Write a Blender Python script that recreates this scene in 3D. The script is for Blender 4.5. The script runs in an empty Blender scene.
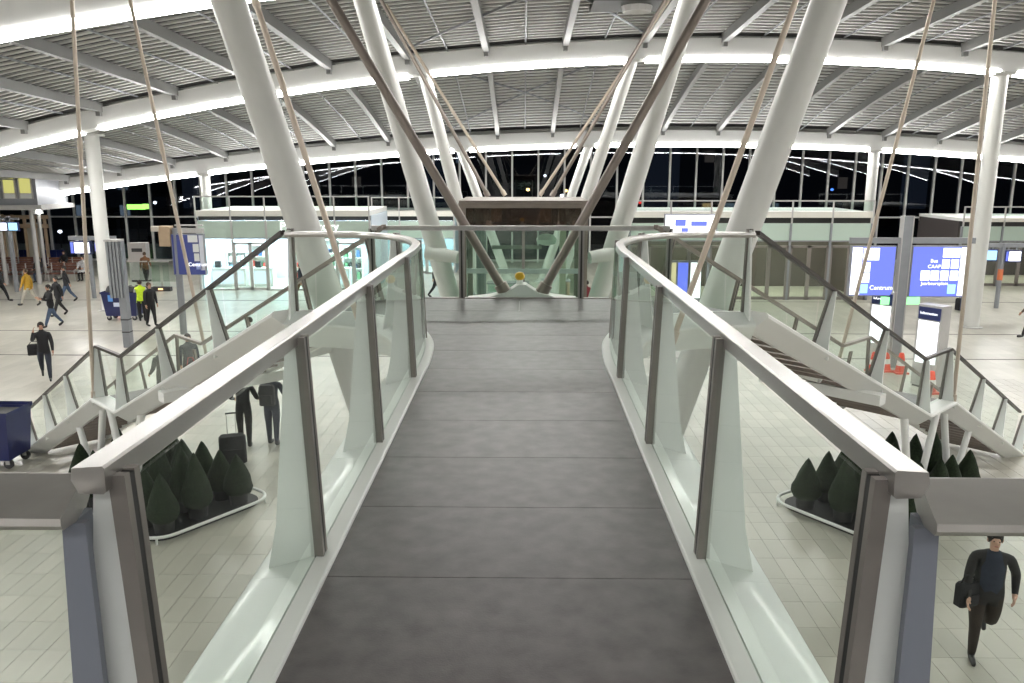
import bpy, bmesh, math, random
from mathutils import Vector, Matrix
random.seed(7)
SC = bpy.context.scene
COL = SC.collection
V = Vector
# ------------------------------------------------------------------ camera, world, exposure
FPX = 821.0; PIT = math.radians(11.9); YAW = math.radians(0.84)
EYE = V((0.06, 0.0, 6.3))
cd = bpy.data.cameras.new('camera'); cd.sensor_width = 36; cd.lens = FPX / 1024 * 36; cd.clip_end = 500; cd.clip_start = .05
cam = bpy.data.objects.new('camera', cd); COL.objects.link(cam)
cam.location = EYE; cam.rotation_euler = (math.pi / 2 - PIT, 0, YAW)
SC.camera = cam
w = bpy.data.worlds.new('night'); SC.world = w; w.use_nodes = True
w.node_tree.nodes['Background'].inputs[0].default_value = (.012, .016, .024, 1)
w.node_tree.nodes['Background'].inputs[1].default_value = 1.0
SC.view_settings.view_transform = 'Standard'; SC.view_settings.look = 'None'
SC.view_settings.gamma = 1; SC.view_settings.use_curve_mapping = False
SC.view_settings.exposure = 0.5
SC.cycles.use_denoising = True
SC.cycles.max_bounces = 10; SC.cycles.transparent_max_bounces = 40
SC.cycles.sample_clamp_indirect = 6
STRIP = 28.0            # luminance of the light strips under the roof beams

def ray(px, py):
    a, b = (px - 512) / FPX, (341.5 - py) / FPX
    f = math.cos(PIT) + b * math.sin(PIT); u = -math.sin(PIT) + b * math.cos(PIT)
    return V((a * math.cos(YAW) - f * math.sin(YAW), a * math.sin(YAW) + f * math.cos(YAW), u))
def at(px, py, y):      # the point of the hall seen there, y metres ahead
    r = ray(px, py); return EYE + r * (y / r.y)
def on(px, py, z=0.0):  # the point of the level z seen there
    r = ray(px, py); return EYE + r * ((z - EYE.z) / r.z)

# ------------------------------------------------------------------ materials
MATS = {}
def mat(name, col, rough=.5, metal=0.0, var=0.0, scale=4.0, bump=0.0, bscale=60.0, emit=None, estr=0.0, coat=0.0, stretch=None):
    if name in MATS: return MATS[name]
    m = bpy.data.materials.new(name); m.use_nodes = True; MATS[name] = m
    nt = m.node_tree; b = nt.nodes['Principled BSDF']
    b.inputs['Base Color'].default_value = (*col, 1); b.inputs['Roughness'].default_value = rough
    b.inputs['Metallic'].default_value = metal
    if coat: b.inputs['Coat Weight'].default_value = coat; b.inputs['Coat Roughness'].default_value = .06
    if emit: b.inputs['Emission Color'].default_value = (*emit, 1); b.inputs['Emission Strength'].default_value = estr
    if var or bump:
        tc = nt.nodes.new('ShaderNodeTexCoord'); src = tc.outputs['Object']
        if stretch:
            mp = nt.nodes.new('ShaderNodeMapping'); mp.inputs['Scale'].default_value = stretch
            nt.links.new(src, mp.inputs[0]); src = mp.outputs[0]
    if var:
        n = nt.nodes.new('ShaderNodeTexNoise'); n.inputs['Scale'].default_value = scale; n.inputs['Detail'].default_value = 5
        nt.links.new(src, n.inputs['Vector'])
        r = nt.nodes.new('ShaderNodeMapRange'); r.inputs[1].default_value = .25; r.inputs[2].default_value = .75
        r.inputs[3].default_value = 1 - var; r.inputs[4].default_value = 1 + var
        nt.links.new(n.outputs[0], r.inputs[0])
        mx = nt.nodes.new('ShaderNodeMix'); mx.data_type = 'RGBA'; mx.blend_type = 'MULTIPLY'; mx.inputs[0].default_value = 1
        mx.inputs[6].default_value = (*col, 1)
        nt.links.new(r.outputs[0], mx.inputs[7]); nt.links.new(mx.outputs[2], b.inputs['Base Color'])
    if bump:
        n2 = nt.nodes.new('ShaderNodeTexNoise'); n2.inputs['Scale'].default_value = bscale; n2.inputs['Detail'].default_value = 4
        nt.links.new(src, n2.inputs['Vector'])
        bp = nt.nodes.new('ShaderNodeBump'); bp.inputs['Strength'].default_value = bump; bp.inputs['Distance'].default_value = .01
        nt.links.new(n2.outputs[0], bp.inputs['Height']); nt.links.new(bp.outputs[0], b.inputs['Normal'])
    return m
def glass(name, tint, gloss=(1, 1, 1), ior=1.45, rough=.0, haze=0.0, hazecol=(.8, .9, .85)):
    m = bpy.data.materials.new(name); m.use_nodes = True; nt = m.node_tree; MATS[name] = m
    nt.nodes.clear(); o = nt.nodes.new('ShaderNodeOutputMaterial')
    t = nt.nodes.new('ShaderNodeBsdfTransparent'); t.inputs[0].default_value = (*tint, 1)
    g = nt.nodes.new('ShaderNodeBsdfGlossy'); g.inputs[0].default_value = (*gloss, 1); g.inputs['Roughness'].default_value = rough
    f = nt.nodes.new('ShaderNodeFresnel'); f.inputs[0].default_value = ior
    mx = nt.nodes.new('ShaderNodeMixShader')
    ge = nt.nodes.new('ShaderNodeNewGeometry'); iv = nt.nodes.new('ShaderNodeMath'); iv.operation = 'SUBTRACT'; iv.inputs[0].default_value = 1
    nt.links.new(ge.outputs['Backfacing'], iv.inputs[1]); mu = nt.nodes.new('ShaderNodeMath'); mu.operation = 'MULTIPLY'
    nt.links.new(f.outputs[0], mu.inputs[0]); nt.links.new(iv.outputs[0], mu.inputs[1]); nt.links.new(mu.outputs[0], mx.inputs[0])
    src = t.outputs[0]
    if haze:
        d = nt.nodes.new('ShaderNodeBsdfDiffuse'); d.inputs[0].default_value = (*hazecol, 1)
        m2 = nt.nodes.new('ShaderNodeMixShader'); m2.inputs[0].default_value = haze
        nt.links.new(src, m2.inputs[1]); nt.links.new(d.outputs[0], m2.inputs[2]); src = m2.outputs[0]
    nt.links.new(src, mx.inputs[1]); nt.links.new(g.outputs[0], mx.inputs[2]); nt.links.new(mx.outputs[0], o.inputs[0])
    return m
WHITE = mat('white_paint', (.80, .81, .79), .35, var=.03, scale=1.2)
GLOSSW = mat('gloss_white_paint', (.80, .84, .81), .34, coat=.15, var=.02, scale=2)
BEAMW = mat('beam_paint', (.74, .74, .73), .5, var=.03, scale=.6)
FINW = mat('fin_paint', (.74, .76, .74), .35, var=.02, scale=3)
SHADEW = mat('shaded_white_paint', (.15, .162, .195), .45, var=.04, scale=3)  # white fin paint, with its unlit blue-grey shade put into the colour
STEEL = mat('brushed_steel', (.50, .485, .47), .3, 1.0, var=.10, scale=9, bump=.05, bscale=90, stretch=(1, .15, 1))
STEELD = mat('dull_steel', (.30, .285, .27), .42, .9, var=.1, scale=7)
POSTM = mat('post_taupe', (.23, .21, .195), .42, .6, var=.08, scale=6)
BRONZE = mat('dark_bronze', (.055, .048, .043), .4, .5, var=.08, scale=6)
BROD = mat('rod_bronze', (.24, .205, .18), .42, .6, var=.08, scale=6)
RODL = mat('rod_steel', (.55, .47, .39), .42, .5, var=.06, scale=5)
BLACK = mat('black_rubber', (.012, .012, .012), .6)
DECK = mat('dark_stone_plank', (.112, .099, .100), .40, var=.30, scale=9, bump=.12, bscale=140)
SOFF = mat('tread_brown', (.20, .165, .14), .55, var=.1, scale=5)
SLAT = mat('slat_white', (.46, .46, .445), .55, var=.05, scale=.8)
ROOFD = mat('roof_dark', (.045, .044, .046), .8, var=.2, scale=.5)
PURL = mat('purlin_paint', (.17, .17, .168), .4, var=.04, scale=.8)
COLW = mat('column_paint', (.68, .68, .655), .38, var=.03, scale=.9)
MULL = mat('mullion_paint', (.62, .62, .61), .4, var=.03)
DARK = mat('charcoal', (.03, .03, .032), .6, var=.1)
GREYM = mat('grey_metal', (.25, .26, .28), .45, .4, var=.06)
GREYL = mat('light_grey_metal', (.48, .47, .46), .45, .3, var=.05)
BLUE = mat('deep_blue', (.012, .022, .115), .4, var=.05)
BLUEP = mat('blue_plastic', (.012, .018, .10), .4, var=.1, scale=3)
WOOD = mat('bench_wood', (.14, .055, .035), .45, var=.25, scale=6, stretch=(1, 8, 8))
BEIGE = mat('beige_board', (.45, .33, .22), .6, var=.08)
LEAF = mat('topiary_green', (.011, .021, .008), 1.0, var=.55, scale=28, bump=1.0, bscale=70)
TRAY = mat('planter_tray', (.010, .010, .011), .7, var=.2)
SHEET = mat('tray_sheet', (.018, .018, .02), .6, var=.2, scale=3)
RED = mat('cone_red', (.75, .06, .02), .5)
YEL = mat('yellow_plastic', (.85, .5, .03), .35, var=.05)
GLASS = glass('balustrade_glass', (.945, .975, .955), (.9, .95, .92), 1.24)
GLASSS = glass('shop_glass', (.86, .92, .89), (1, 1, 1), 1.5)
GLASSN = glass('facade_glass', (.50, .52, .55), (.9, .93, 1), 1.6)
GLASSL = glass('lift_glass', (.80, .90, .84), (1, 1, 1), 1.5, haze=.05, hazecol=(.55, .7, .62))
GLASSB = glass('bronze_glass', (.42, .34, .30), (1, .9, .85), 1.55, haze=.12, hazecol=(.2, .14, .11))
def emat(name, col, s): return mat(name, (.03, .03, .03), .5, emit=col, estr=s)
LSTRIP = emat('strip_light', (1, .985, .95), STRIP)
LSHOP = emat('shop_light', (.86, .94, 1), 16.0)
LSHOPW = emat('shop_light_warm', (1, .93, .78), 6)
SCRW = emat('screen_white', (.93, .95, 1), 1.7)
SCRB = emat('screen_blue', (.13, .18, .82), 1.0)
SCRBD = emat('screen_blue_dim', (.02, .05, .34), .35)
SCRC = emat('screen_cyan', (.35, .75, 1), 1.3)
SCRG = emat('exit_green', (.25, .95, .3), 1.6)
LAMPO = emat('street_lamp_orange', (1, .55, .16), 14)
LAMPW = emat('street_lamp_white', (.9, .95, 1), 9)
LAMPG = emat('neon_green', (.35, 1, .12), 6)
LAMPR = emat('signal_red', (1, .05, .04), 6)
LAMPB = emat('neon_blue', (.1, .3, 1), 4)
WINY = emat('lit_window_yellow', (.75, .72, .22), .55)
# floor tiles: colour by tile, plus stains
def floor_mat(name, grout):
    m = mat(name, (.5, .5, .5), .3); nt = m.node_tree; b = nt.nodes['Principled BSDF']; L = nt.links.new
    g = nt.nodes.new('ShaderNodeNewGeometry'); mp = nt.nodes.new('ShaderNodeMapping')
    mp.inputs['Scale'].default_value = (1 / .3, 1 / .7, 0); L(g.outputs['Position'], mp.inputs[0])
    fl = nt.nodes.new('ShaderNodeVectorMath'); fl.operation = 'FLOOR'; L(mp.outputs[0], fl.inputs[0])
    wn = nt.nodes.new('ShaderNodeTexWhiteNoise'); wn.noise_dimensions = '2D'; L(fl.outputs[0], wn.inputs['Vector'])
    ns = nt.nodes.new('ShaderNodeTexNoise'); ns.inputs['Scale'].default_value = .45; ns.inputs['Detail'].default_value = 6
    L(g.outputs['Position'], ns.inputs['Vector'])
    cr = nt.nodes.new('ShaderNodeValToRGB'); cr.color_ramp.elements[0].color = (.41, .395, .34, 1); cr.color_ramp.elements[1].color = (.485, .465, .405, 1)
    L(wn.outputs['Value'], cr.inputs[0])
    mr = nt.nodes.new('ShaderNodeMapRange'); mr.inputs[1].default_value = .3; mr.inputs[2].default_value = .7; mr.inputs[3].default_value = .9; mr.inputs[4].default_value = 1.08
    L(ns.outputs[0], mr.inputs[0])
    mx = nt.nodes.new('ShaderNodeMix'); mx.data_type = 'RGBA'; mx.blend_type = 'MULTIPLY'; mx.inputs[0].default_value = 1
    L(cr.outputs[0], mx.inputs[6]); L(mr.outputs[0], mx.inputs[7]); out = mx.outputs[2]
    if grout:   # far field: joints drawn by the material
        fr = nt.nodes.new('ShaderNodeVectorMath'); fr.operation = 'FRACTION'; L(mp.outputs[0], fr.inputs[0])
        sx = nt.nodes.new('ShaderNodeSeparateXYZ'); L(fr.outputs[0], sx.inputs[0])
        mn = nt.nodes.new('ShaderNodeMath'); mn.operation = 'LESS_THAN'; mn.inputs[1].default_value = .02; L(sx.outputs[0], mn.inputs[0])
        mn2 = nt.nodes.new('ShaderNodeMath'); mn2.operation = 'LESS_THAN'; mn2.inputs[1].default_value = .01; L(sx.outputs[1], mn2.inputs[0])
        ma = nt.nodes.new('ShaderNodeMath'); ma.operation = 'MAXIMUM'; L(mn.outputs[0], ma.inputs[0]); L(mn2.outputs[0], ma.inputs[1])
        m3 = nt.nodes.new('ShaderNodeMix'); m3.data_type = 'RGBA'; L(ma.outputs[0], m3.inputs[0]); L(out, m3.inputs[6]); m3.inputs[7].default_value = (.3, .29, .25, 1); out = m3.outputs[2]
    L(out, b.inputs['Base Color']); return m
TILE = floor_mat('stone_tile', False); PAVE = floor_mat('stone_paving', True)
GROUT = mat('grout', (.30, .285, .25), .8)

# ------------------------------------------------------------------ mesh building
class MB:
    def __init__(s): s.v = []; s.f = []; s.mi = []
    def add(s, vs, fs, mi=0):
        n = len(s.v); s.v += [V(p) for p in vs]; s.f += [[i + n for i in f] for f in fs]; s.mi += [mi] * len(fs); return s
    def box(s, c, d, rz=0, ax=None, mi=0):
        # centre, full sizes, z-rotation or a 3x3 matrix
        R = ax if ax else Matrix.Rotation(rz, 3, 'Z'); c = V(c); h = V(d) / 2
        vs = [c + R @ V((x * h.x, y * h.y, z * h.z)) for z in (-1, 1) for y in (-1, 1) for x in (-1, 1)]
        return s.add(vs, [(0, 2, 3, 1), (4, 5, 7, 6), (0, 1, 5, 4), (2, 6, 7, 3), (0, 4, 6, 2), (1, 3, 7, 5)], mi)
    def bx(s, x0, x1, y0, y1, z0, z1, mi=0): return s.box(((x0 + x1) / 2, (y0 + y1) / 2, (z0 + z1) / 2), (x1 - x0, y1 - y0, z1 - z0), mi=mi)
    def bar(s, a, b, wd, ht, up=(0, 0, 1), mi=0):
        a = V(a); b = V(b); t = (b - a); L = t.length; t.normalize(); u = V(up); x = t.cross(u)
        if x.length < 1e-4: x = t.cross(V((1, 0, 0)))
        x.normalize(); u = x.cross(t)
        R = Matrix((x, t, u)).transposed(); return s.box((a + b) / 2, (wd, L, ht), ax=R, mi=mi)
    def tube(s, pts, r, n=10, mi=0, cap=True):
        pts = [V(p) for p in pts]; rs = r if isinstance(r, (list, tuple)) else [r] * len(pts); rings = []; px = None
        for i, p in enumerate(pts):
            t = (pts[min(i + 1, len(pts) - 1)] - pts[max(i - 1, 0)]).normalized()
            if px is None: px = t.cross(V((0, 0, 1)) if abs(t.z) < .95 else V((1, 0, 0)))
            px = (px - t * px.dot(t)).normalized(); py = t.cross(px)
            rings.append([p + (px * math.cos(2 * math.pi * k / n) + py * math.sin(2 * math.pi * k / n)) * rs[i] for k in range(n)])
        vs = [q for g in rings for q in g]; fs = []
        for i in range(len(pts) - 1):
            for k in range(n): fs.append((i * n + k, i * n + (k + 1) % n, (i + 1) * n + (k + 1) % n, (i + 1) * n + k))
        if cap: fs += [tuple(range(n))[::-1], tuple((len(pts) - 1) * n + k for k in range(n))]
        return s.add(vs, fs, mi)
    def lathe(s, c, prof, n=14, mi=0):
        c = V(c); vs = []; fs = []
        for (r, z) in prof: vs += [c + V((r * math.cos(2 * math.pi * k / n), r * math.sin(2 * math.pi * k / n), z)) for k in range(n)]
        for i in range(len(prof) - 1):
            for k in range(n): fs.append((i * n + k, i * n + (k + 1) % n, (i + 1) * n + (k + 1) % n, (i + 1) * n + k))
        fs += [tuple(range(n))[::-1], tuple((len(prof) - 1) * n + k for k in range(n))]
        return s.add(vs, fs, mi)
    def prism(s, poly, ext, mi=0):
        # planar polygon (3D points) pushed along ext
        n = len(poly); e = V(ext); vs = [V(p) for p in poly] + [V(p) + e for p in poly]
        fs = [tuple(range(n))[::-1], tuple(range(n, 2 * n))] + [(i, (i + 1) % n, n + (i + 1) % n, n + i) for i in range(n)]
        return s.add(vs, fs, mi)
    def sweep(s, path, prof, side=1, mi=0, closed=False):
        # profile (n,z): n to the left (side=1) or right (side=-1) of the way, z up; mitred in plan
        P = [V(p) for p in path]; N = len(P); m = len(prof); vs = []; fs = []
        for i in range(N):
            a = P[(i - 1) % N] if (i > 0 or closed) else None; b = P[(i + 1) % N] if (i < N - 1 or closed) else None
            d = []
            if a is not None: d.append((P[i] - a).to_2d().normalized())
            if b is not None: d.append((b - P[i]).to_2d().normalized())
            t = sum(d, V((0, 0))).normalized(); k = 1 / max(.4, t.dot(d[0]))
            nn = V((-t.y, t.x)) * side * k
            vs += [P[i] + V((nn.x * q[0], nn.y * q[0], q[1])) for q in prof]
        for i in range(N if closed else N - 1):
            j = (i + 1) % N
            for q in range(m): fs.append((i * m + q, i * m + (q + 1) % m, j * m + (q + 1) % m, j * m + q))
        if not closed: fs += [tuple(range(m)), tuple((N - 1) * m + q for q in range(m))[::-1]]
        return s.add(vs, fs, mi)
    def mesh(s, name, mats, off=V((0, 0, 0)), smooth=None):
        me = bpy.data.meshes.new(name); me.from_pydata([tuple(p - off) for p in s.v], [], s.f)
        for m in (mats if isinstance(mats, (list, tuple)) else [mats]): me.materials.append(m)
        for p, i in zip(me.polygons, s.mi): p.material_index = i
        bm = bmesh.new(); bm.from_mesh(me); bmesh.ops.recalc_face_normals(bm, faces=bm.faces)
        if smooth:
            for f in bm.faces: f.smooth = True
            for e in bm.edges:
                if len(e.link_faces) == 2 and e.calc_face_angle(0) > math.radians(smooth): e.smooth = False
        bm.to_mesh(me); bm.free(); return me
    def build(s, name, mats, parent=None, smooth=None, origin=None):
        off = wloc(parent) if parent else (V(origin) if origin is not None else V((0, 0, 0)))
        o = bpy.data.objects.new(name, s.mesh(name, mats, off, smooth)); COL.objects.link(o)
        if parent: o.parent = parent
        else: o.location = off
        return o
def wloc(o):
    l = V((0, 0, 0))
    while o: l = l + o.location; o = o.parent
    return l
def put(name, me, parent, loc):      # a piece that shares its mesh
    o = bpy.data.objects.new(name, me); COL.objects.link(o); o.parent = parent
    o.location = V(loc) - (wloc(parent) if parent else V((0, 0, 0))); return o
def tag(o, label, cat, group=None):
    o['label'] = label; o['category'] = cat
    if group: o['group'] = group
    return o
def struct(o, label=None):
    o['kind'] = 'structure'
    if label: o['label'] = label
    return o
def empty(name, loc):
    o = bpy.data.objects.new(name, None); COL.objects.link(o); o.location = V(loc); o.empty_display_size = .2; return o
def thing(name, loc, label, cat, group=None): return tag(empty(name, loc), label, cat, group)
def text_mesh(txt, size, ext=.01):
    c = bpy.data.curves.new('lettering', 'FONT'); c.body = txt; c.size = size; c.extrude = ext; c.align_x = 'LEFT'; c.resolution_u = 3
    o = bpy.data.objects.new('lettering', c); COL.objects.link(o); dg = bpy.context.evaluated_depsgraph_get()
    me = bpy.data.meshes.new_from_object(o.evaluated_get(dg)); bpy.data.objects.remove(o); bpy.data.curves.remove(c); return me
def lettering(txt, size, loc, m, parent, rz=0, name='lettering', bold=False):
    me = text_mesh(txt, size); me.materials.clear(); me.materials.append(m)
    o = bpy.data.objects.new(name, me); COL.objects.link(o); o.parent = parent
    o.location = V(loc) - wloc(parent); o.rotation_euler = (math.pi / 2, 0, rz); return o
def catmull(P, n=6):
    P = [V(p) for p in P]; out = []
    for i in range(len(P) - 1):
        a = P[max(i - 1, 0)]; b = P[i]; c = P[i + 1]; d = P[min(i + 2, len(P) - 1)]
        for k in range(n):
            t = k / n
            out.append(.5 * ((2 * b) + (c - a) * t + (2 * a - 5 * b + 4 * c - d) * t * t + (3 * b - a - 3 * c + d) * t ** 3))
    out.append(P[-1]); return out
def along(P, s):   # point and tangent at arc length s
    for a, b in zip(P, P[1:]):
        L = (b - a).length
        if s <= L + 1e-6: return a + (b - a) * (s / L), (b - a).normalized()
        s -= L
    return P[-1], (P[-1] - P[-2]).normalized()
def cut(P, s0, s1):
    out = [along(P, s0)[0]]; s = 0
    for a, b in zip(P, P[1:]):
        s += (b - a).length
        if s0 + .02 < s < s1 - .02: out.append(b)
    out.append(along(P, s1)[0]); return out

# ------------------------------------------------------------------ floor
FL = struct(empty('floor', (0, 0, 0)), 'pale stone tiled concourse floor')
MB().bx(-60, 60, -25, 70, -.3, -.012).build('subfloor', GROUT, FL)
TX, TY = .3, .7
Y0, Y1, X0 = 6.3, 24.5, 15.0
fm = MB(); fm.bx(-60, 60, Y1, 70, -.011, 0); fm.bx(-60, 60, -25, Y0, -.011, 0); fm.bx(-60, -X0, Y0, Y1, -.011, 0); fm.bx(X0, 60, Y0, Y1, -.011, 0)
fm.build('paving_field', PAVE, FL)
tiles = []
for i in range(int(-X0 / TX), int(X0 / TX)):
    for j in range(int(round((Y1 - Y0) / TY))):
        c = V(((i + .5) * TX, Y0 + (j + .5) * TY, 0)); d = c - EYE
        x = d.x * math.cos(YAW) + d.y * math.sin(YAW); y = -d.x * math.sin(YAW) + d.y * math.cos(YAW)
        dep = y * math.cos(PIT) - d.z * math.sin(PIT); up = y * math.sin(PIT) + d.z * math.cos(PIT)
        px, py = 512 + FPX * x / dep, 341.5 - FPX * up / dep
        lim = 190 + (683 - py) * .66   # behind the footbridge
        vis = -10 < px < 1034 and py < 690 and (px < lim or px > 1010 - lim + 0)
        tiles.append((not vis, dep, c))
tiles.sort(key=lambda t: (t[0], t[1]))
tb = MB(); tb.bx(-TX / 2 + .003, TX / 2 - .003, -TY / 2 + .003, TY / 2 - .003, -.012, 0)
tme = tb.mesh('tile', TILE)
for k, (nv, dep, c) in enumerate(tiles[:300]): put('tile', tme, FL, c)
tf = MB()
for nv, dep, c in tiles[300:]:
    tf.add([c + V((x * (TX / 2 - .003), y * (TY / 2 - .003), z)) for z in (-.012, 0) for x, y in ((-1, -1), (1, -1), (1, 1), (-1, 1))], [(4, 5, 6, 7), (0, 1, 5, 4), (1, 2, 6, 5), (2, 3, 7, 6), (3, 0, 4, 7)])
o = tf.build('tile_field', TILE, FL); o['kind'] = 'stuff'
for (ya, yb) in ((31.9, 31.3), (27.6, 27.0), (39.5, 39.3)):
    MB().bar((-45, ya, .001), (45, yb, .001), .09, .004).build('expansion_joint', mat('joint_dark', (.07, .068, .06), .6), FL)

# ------------------------------------------------------------------ roof
def poly2(pts):   # least-squares parabola through (x,z)
    S = [sum(x ** k for x, z in pts) for k in range(5)]; T = [sum(z * x ** k for x, z in pts) for k in range(3)]
    A = Matrix(((S[0], S[1], S[2]), (S[1], S[2], S[3]), (S[2], S[3], S[4]))); return A.inverted() @ V(T)
YB, YC, YA, YF = 33.0, 46.5, 20.0, 56.0
pB = poly2([(p.x, p.z) for p in (at(x, y, YB) for x, y in ((0, 128), (133, 103), (215, 86), (341, 63), (509, 43), (675, 37), (851, 39), (1024, 54)))])
pC = poly2([(p.x, p.z) for p in (at(x, y, YC) for x, y in ((33, 178), (200, 166), (341, 146), (509, 128), (680, 128), (851, 131), (1024, 147)))])
ev = lambda p, x: p[0] + p[1] * x + p[2] * x * x
def roof(x, y):
    zb = ev(pB, x); zc = ev(pC, x)
    if y >= YC: return zc - .02 * (y - YC)
    if y >= YB: t = (y - YB) / (YC - YB); return zb + (zc - zb) * (t * t * .35 + t * .65)
    return zb + .75 * math.sin(min(1.0, (YB - y) / 22) * math.pi / 2)
XS = [x * 2.0 for x in range(-17, 23)]
CE = struct(empty('ceiling', (0, 33, 10)), 'slatted arched roof of the concourse')
g = MB(); ys = [-25, -15, -5, 5, 12, 20, 26, 33, 38, 42, 46.5, 52, 57]; vs = []; fs = []
for y in ys: vs += [(x, y, roof(x, y) + .62) for x in XS]
nx = len(XS)
for j in range(len(ys) - 1):
    for i in range(nx - 1): fs.append((j * nx + i, j * nx + i + 1, (j + 1) * nx + i + 1, (j + 1) * nx + i))
g.add(vs, fs); n = len(vs); g.add([V(p) + V((0, 0, .15)) for p in vs], fs); g.build('roof_deck', ROOFD, CE)
XS2 = [x * 4.0 for x in range(-8, 12)]
def slat(y, wd=.165):
    s = MB(); N = len(XS2); vs = []
    for x in XS2:
        z = roof(x, y) + .12; dz = (roof(x, y + .1) - roof(x, y - .1)) / .2
        vs += [(x, y - wd / 2, z - dz * wd / 2), (x, y + wd / 2, z + dz * wd / 2), (x, y + wd / 2, z + dz * wd / 2 + .05), (x, y - wd / 2, z - dz * wd / 2 + .05)]
    fs = []
    for i in range(N - 1):
        for q in range(4): fs.append((i * 4 + q, i * 4 + (q + 1) % 4, i * 4 + 4 + (q + 1) % 4, i * 4 + 4 + q))
    return s.add(vs, fs)
y = 20.3
while y < YC - .3:
    if abs(y - YB) > .35: slat(y).build('slat', SLAT, CE)
    y += .44
y = 47.0
while y < YF: slat(y).build('slat', SLAT, CE); y += .44
nb = MB(); y = -24
while y < 20: q = slat(y, .24); nb.add(q.v, q.f); y += .5
o = nb.build('slat_field', SLAT, CE); o['kind'] = 'stuff'
for k in range(-11, 14):
    x = .1 + 1.5 + 3 * k
    for (ya, yb) in ((YA + .2, YB - .2), (YB + .2, YC - .2)):
        p = MB()
        N = 5
        for q in range(N):
            a = ya + (yb - ya) * q / N; b = ya + (yb - ya) * (q + 1) / N
            p.bar((x, a, roof(x, a) - .08), (x, b + .02, roof(x, b) - .08), .22, .34)
        p.box((x, yb - .1, roof(x, yb) - .3), (.16, .3, .2))
        p.build('purlin', PURL, CE)
        r = MB(); xm = x + 1.5
        r.tube([(xm, a, roof(xm, a) + .03) for a in (ya, (ya * 2 + yb) / 3, (ya + 2 * yb) / 3, yb)], .035, 6); r.build('hanger_rail', GREYM, CE)
for (x0, x1, ya, yb) in ((-4.4, 4.6, YB + 1, YC - .6), (4.6, -4.4, YB + 1, YC - .6), (4.6, 1.6, YB - .8, YA + 6.0), (-4.4, 1.6, YB - 1, YA + 4)):
    MB().tube([(x0 + (x1 - x0) * t, ya + (yb - ya) * t, roof(x0 + (x1 - x0) * t, ya + (yb - ya) * t) - .02) for t in (0, .25, .5, .75, 1)], .045, 6).build('wind_brace', GREYM, CE)
p = at(628, 4, 27); v = MB(); v.box((p.x, 27.2, roof(p.x, 27.2) - .02), (2.2, 1.9, .3)); v.build('roof_vent', DARK, CE)
MB().lathe((p.x + .3, 27.2, roof(p.x, 27.2) - .34), [(.5, .2), (.45, .0), (.12, .08)], 12).build('vent_fan', GREYL, CE)

def beam(name, yb, zf, dep, segs, label, x0=-34, x1=44, wd=.55, strip_h=.11):
    bo = thing(name, (0, yb, zf(0) - dep), label, 'beam', 'white arched roof beams')
    N = 34; path = [V((x0 + (x1 - x0) * i / N, yb, 0)) for i in range(N + 1)]
    b = MB(); vs = []
    for p in path:
        z1 = zf(p.x); vs += [(p.x, yb - wd / 2, z1 - dep + .05), (p.x, yb - wd / 2 + .04, z1 - .06), (p.x, yb + wd / 2, z1), (p.x, yb + wd / 2, z1 - dep), (p.x, yb - wd / 2 + .14, z1 - dep)]
    fs = [tuple(range(5)), tuple(N * 5 + q for q in range(5))]
    for i in range(N):
        for q in range(5): fs.append((i * 5 + q, i * 5 + (q + 1) % 5, i * 5 + 5 + (q + 1) % 5, i * 5 + 5 + q))
    b.add(vs, fs).build('beam_body', BEAMW, bo, smooth=40)
    for (a, c) in segs:
        n = max(2, int((c - a) / 2)); s = MB(); vs = []; fs = [(0, 1, 2, 3), tuple(n * 4 + q for q in range(4))]
        for i in range(n + 1):
            x = a + (c - a) * i / n; z = zf(x) - dep
            vs += [(x, yb - wd / 2 - .03, z - .03), (x, yb - wd / 2 - .03, z + strip_h - .03), (x, yb - wd / 2 + .12, z + strip_h - .06), (x, yb + .12, z - .07)]
        for i in range(n):
            for q in range(4): fs.append((i * 4 + q, i * 4 + (q + 1) % 4, i * 4 + 4 + (q + 1) % 4, i * 4 + 4 + q))
        s.add(vs, fs).build('light_strip', LSTRIP, bo)
    return bo
zB = lambda x: roof(x, YB); zC = lambda x: ev(pC, x); zA = lambda x: roof(x, YA)
xb = lambda px: at(px, 110, YB).x
xc = lambda px: at(px, 160, YC).x
BB = [xb(82), xb(100), xb(410), xb(430), xb(624), xb(644), xb(992), xb(1009)]
CC = [xc(197), xc(210), xc(454), xc(470), xc(575), xc(595), xc(866), xc(880)]
beam('roof_beam', YB, zB, .82, [(-34, BB[0]), (BB[1], BB[2]), (BB[3], BB[4]), (BB[5], BB[6]), (BB[7], 44)], 'white arched roof beam crossing mid-hall, carried by the second pair of slanted columns')
beam('roof_beam', YC, zC, .88, [(-27.8, CC[0]), (CC[1], CC[2]), (CC[3], CC[4]), (CC[5], CC[6]), (CC[7], 44)], 'white arched roof beam farthest back, right above the night windows', x0=-28.4, strip_h=.16)
beam('roof_beam', YA, zA, .82, [(-34, -14.5), (-14.1, -4.2), (-3.6, 3.8), (4.4, 14.2), (14.8, 44)], 'white arched roof beam nearest overhead, its light strip cutting the top left corner')
for yy, nm, sg_ in ((7.0, 'just over the footbridge', [(-34, -11), (11, 44)]), (-6.0, 'behind the camera', [(-34, -.3), (.3, 44)]), (-18.0, 'far behind the camera', [(-34, -.3), (.3, 44)])):  # unseen beams; their strip segments are set as fill for the near fins
    beam('roof_beam', yy, lambda x: roof(x, yy), .82, sg_, 'white arched roof beam ' + nm)

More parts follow.
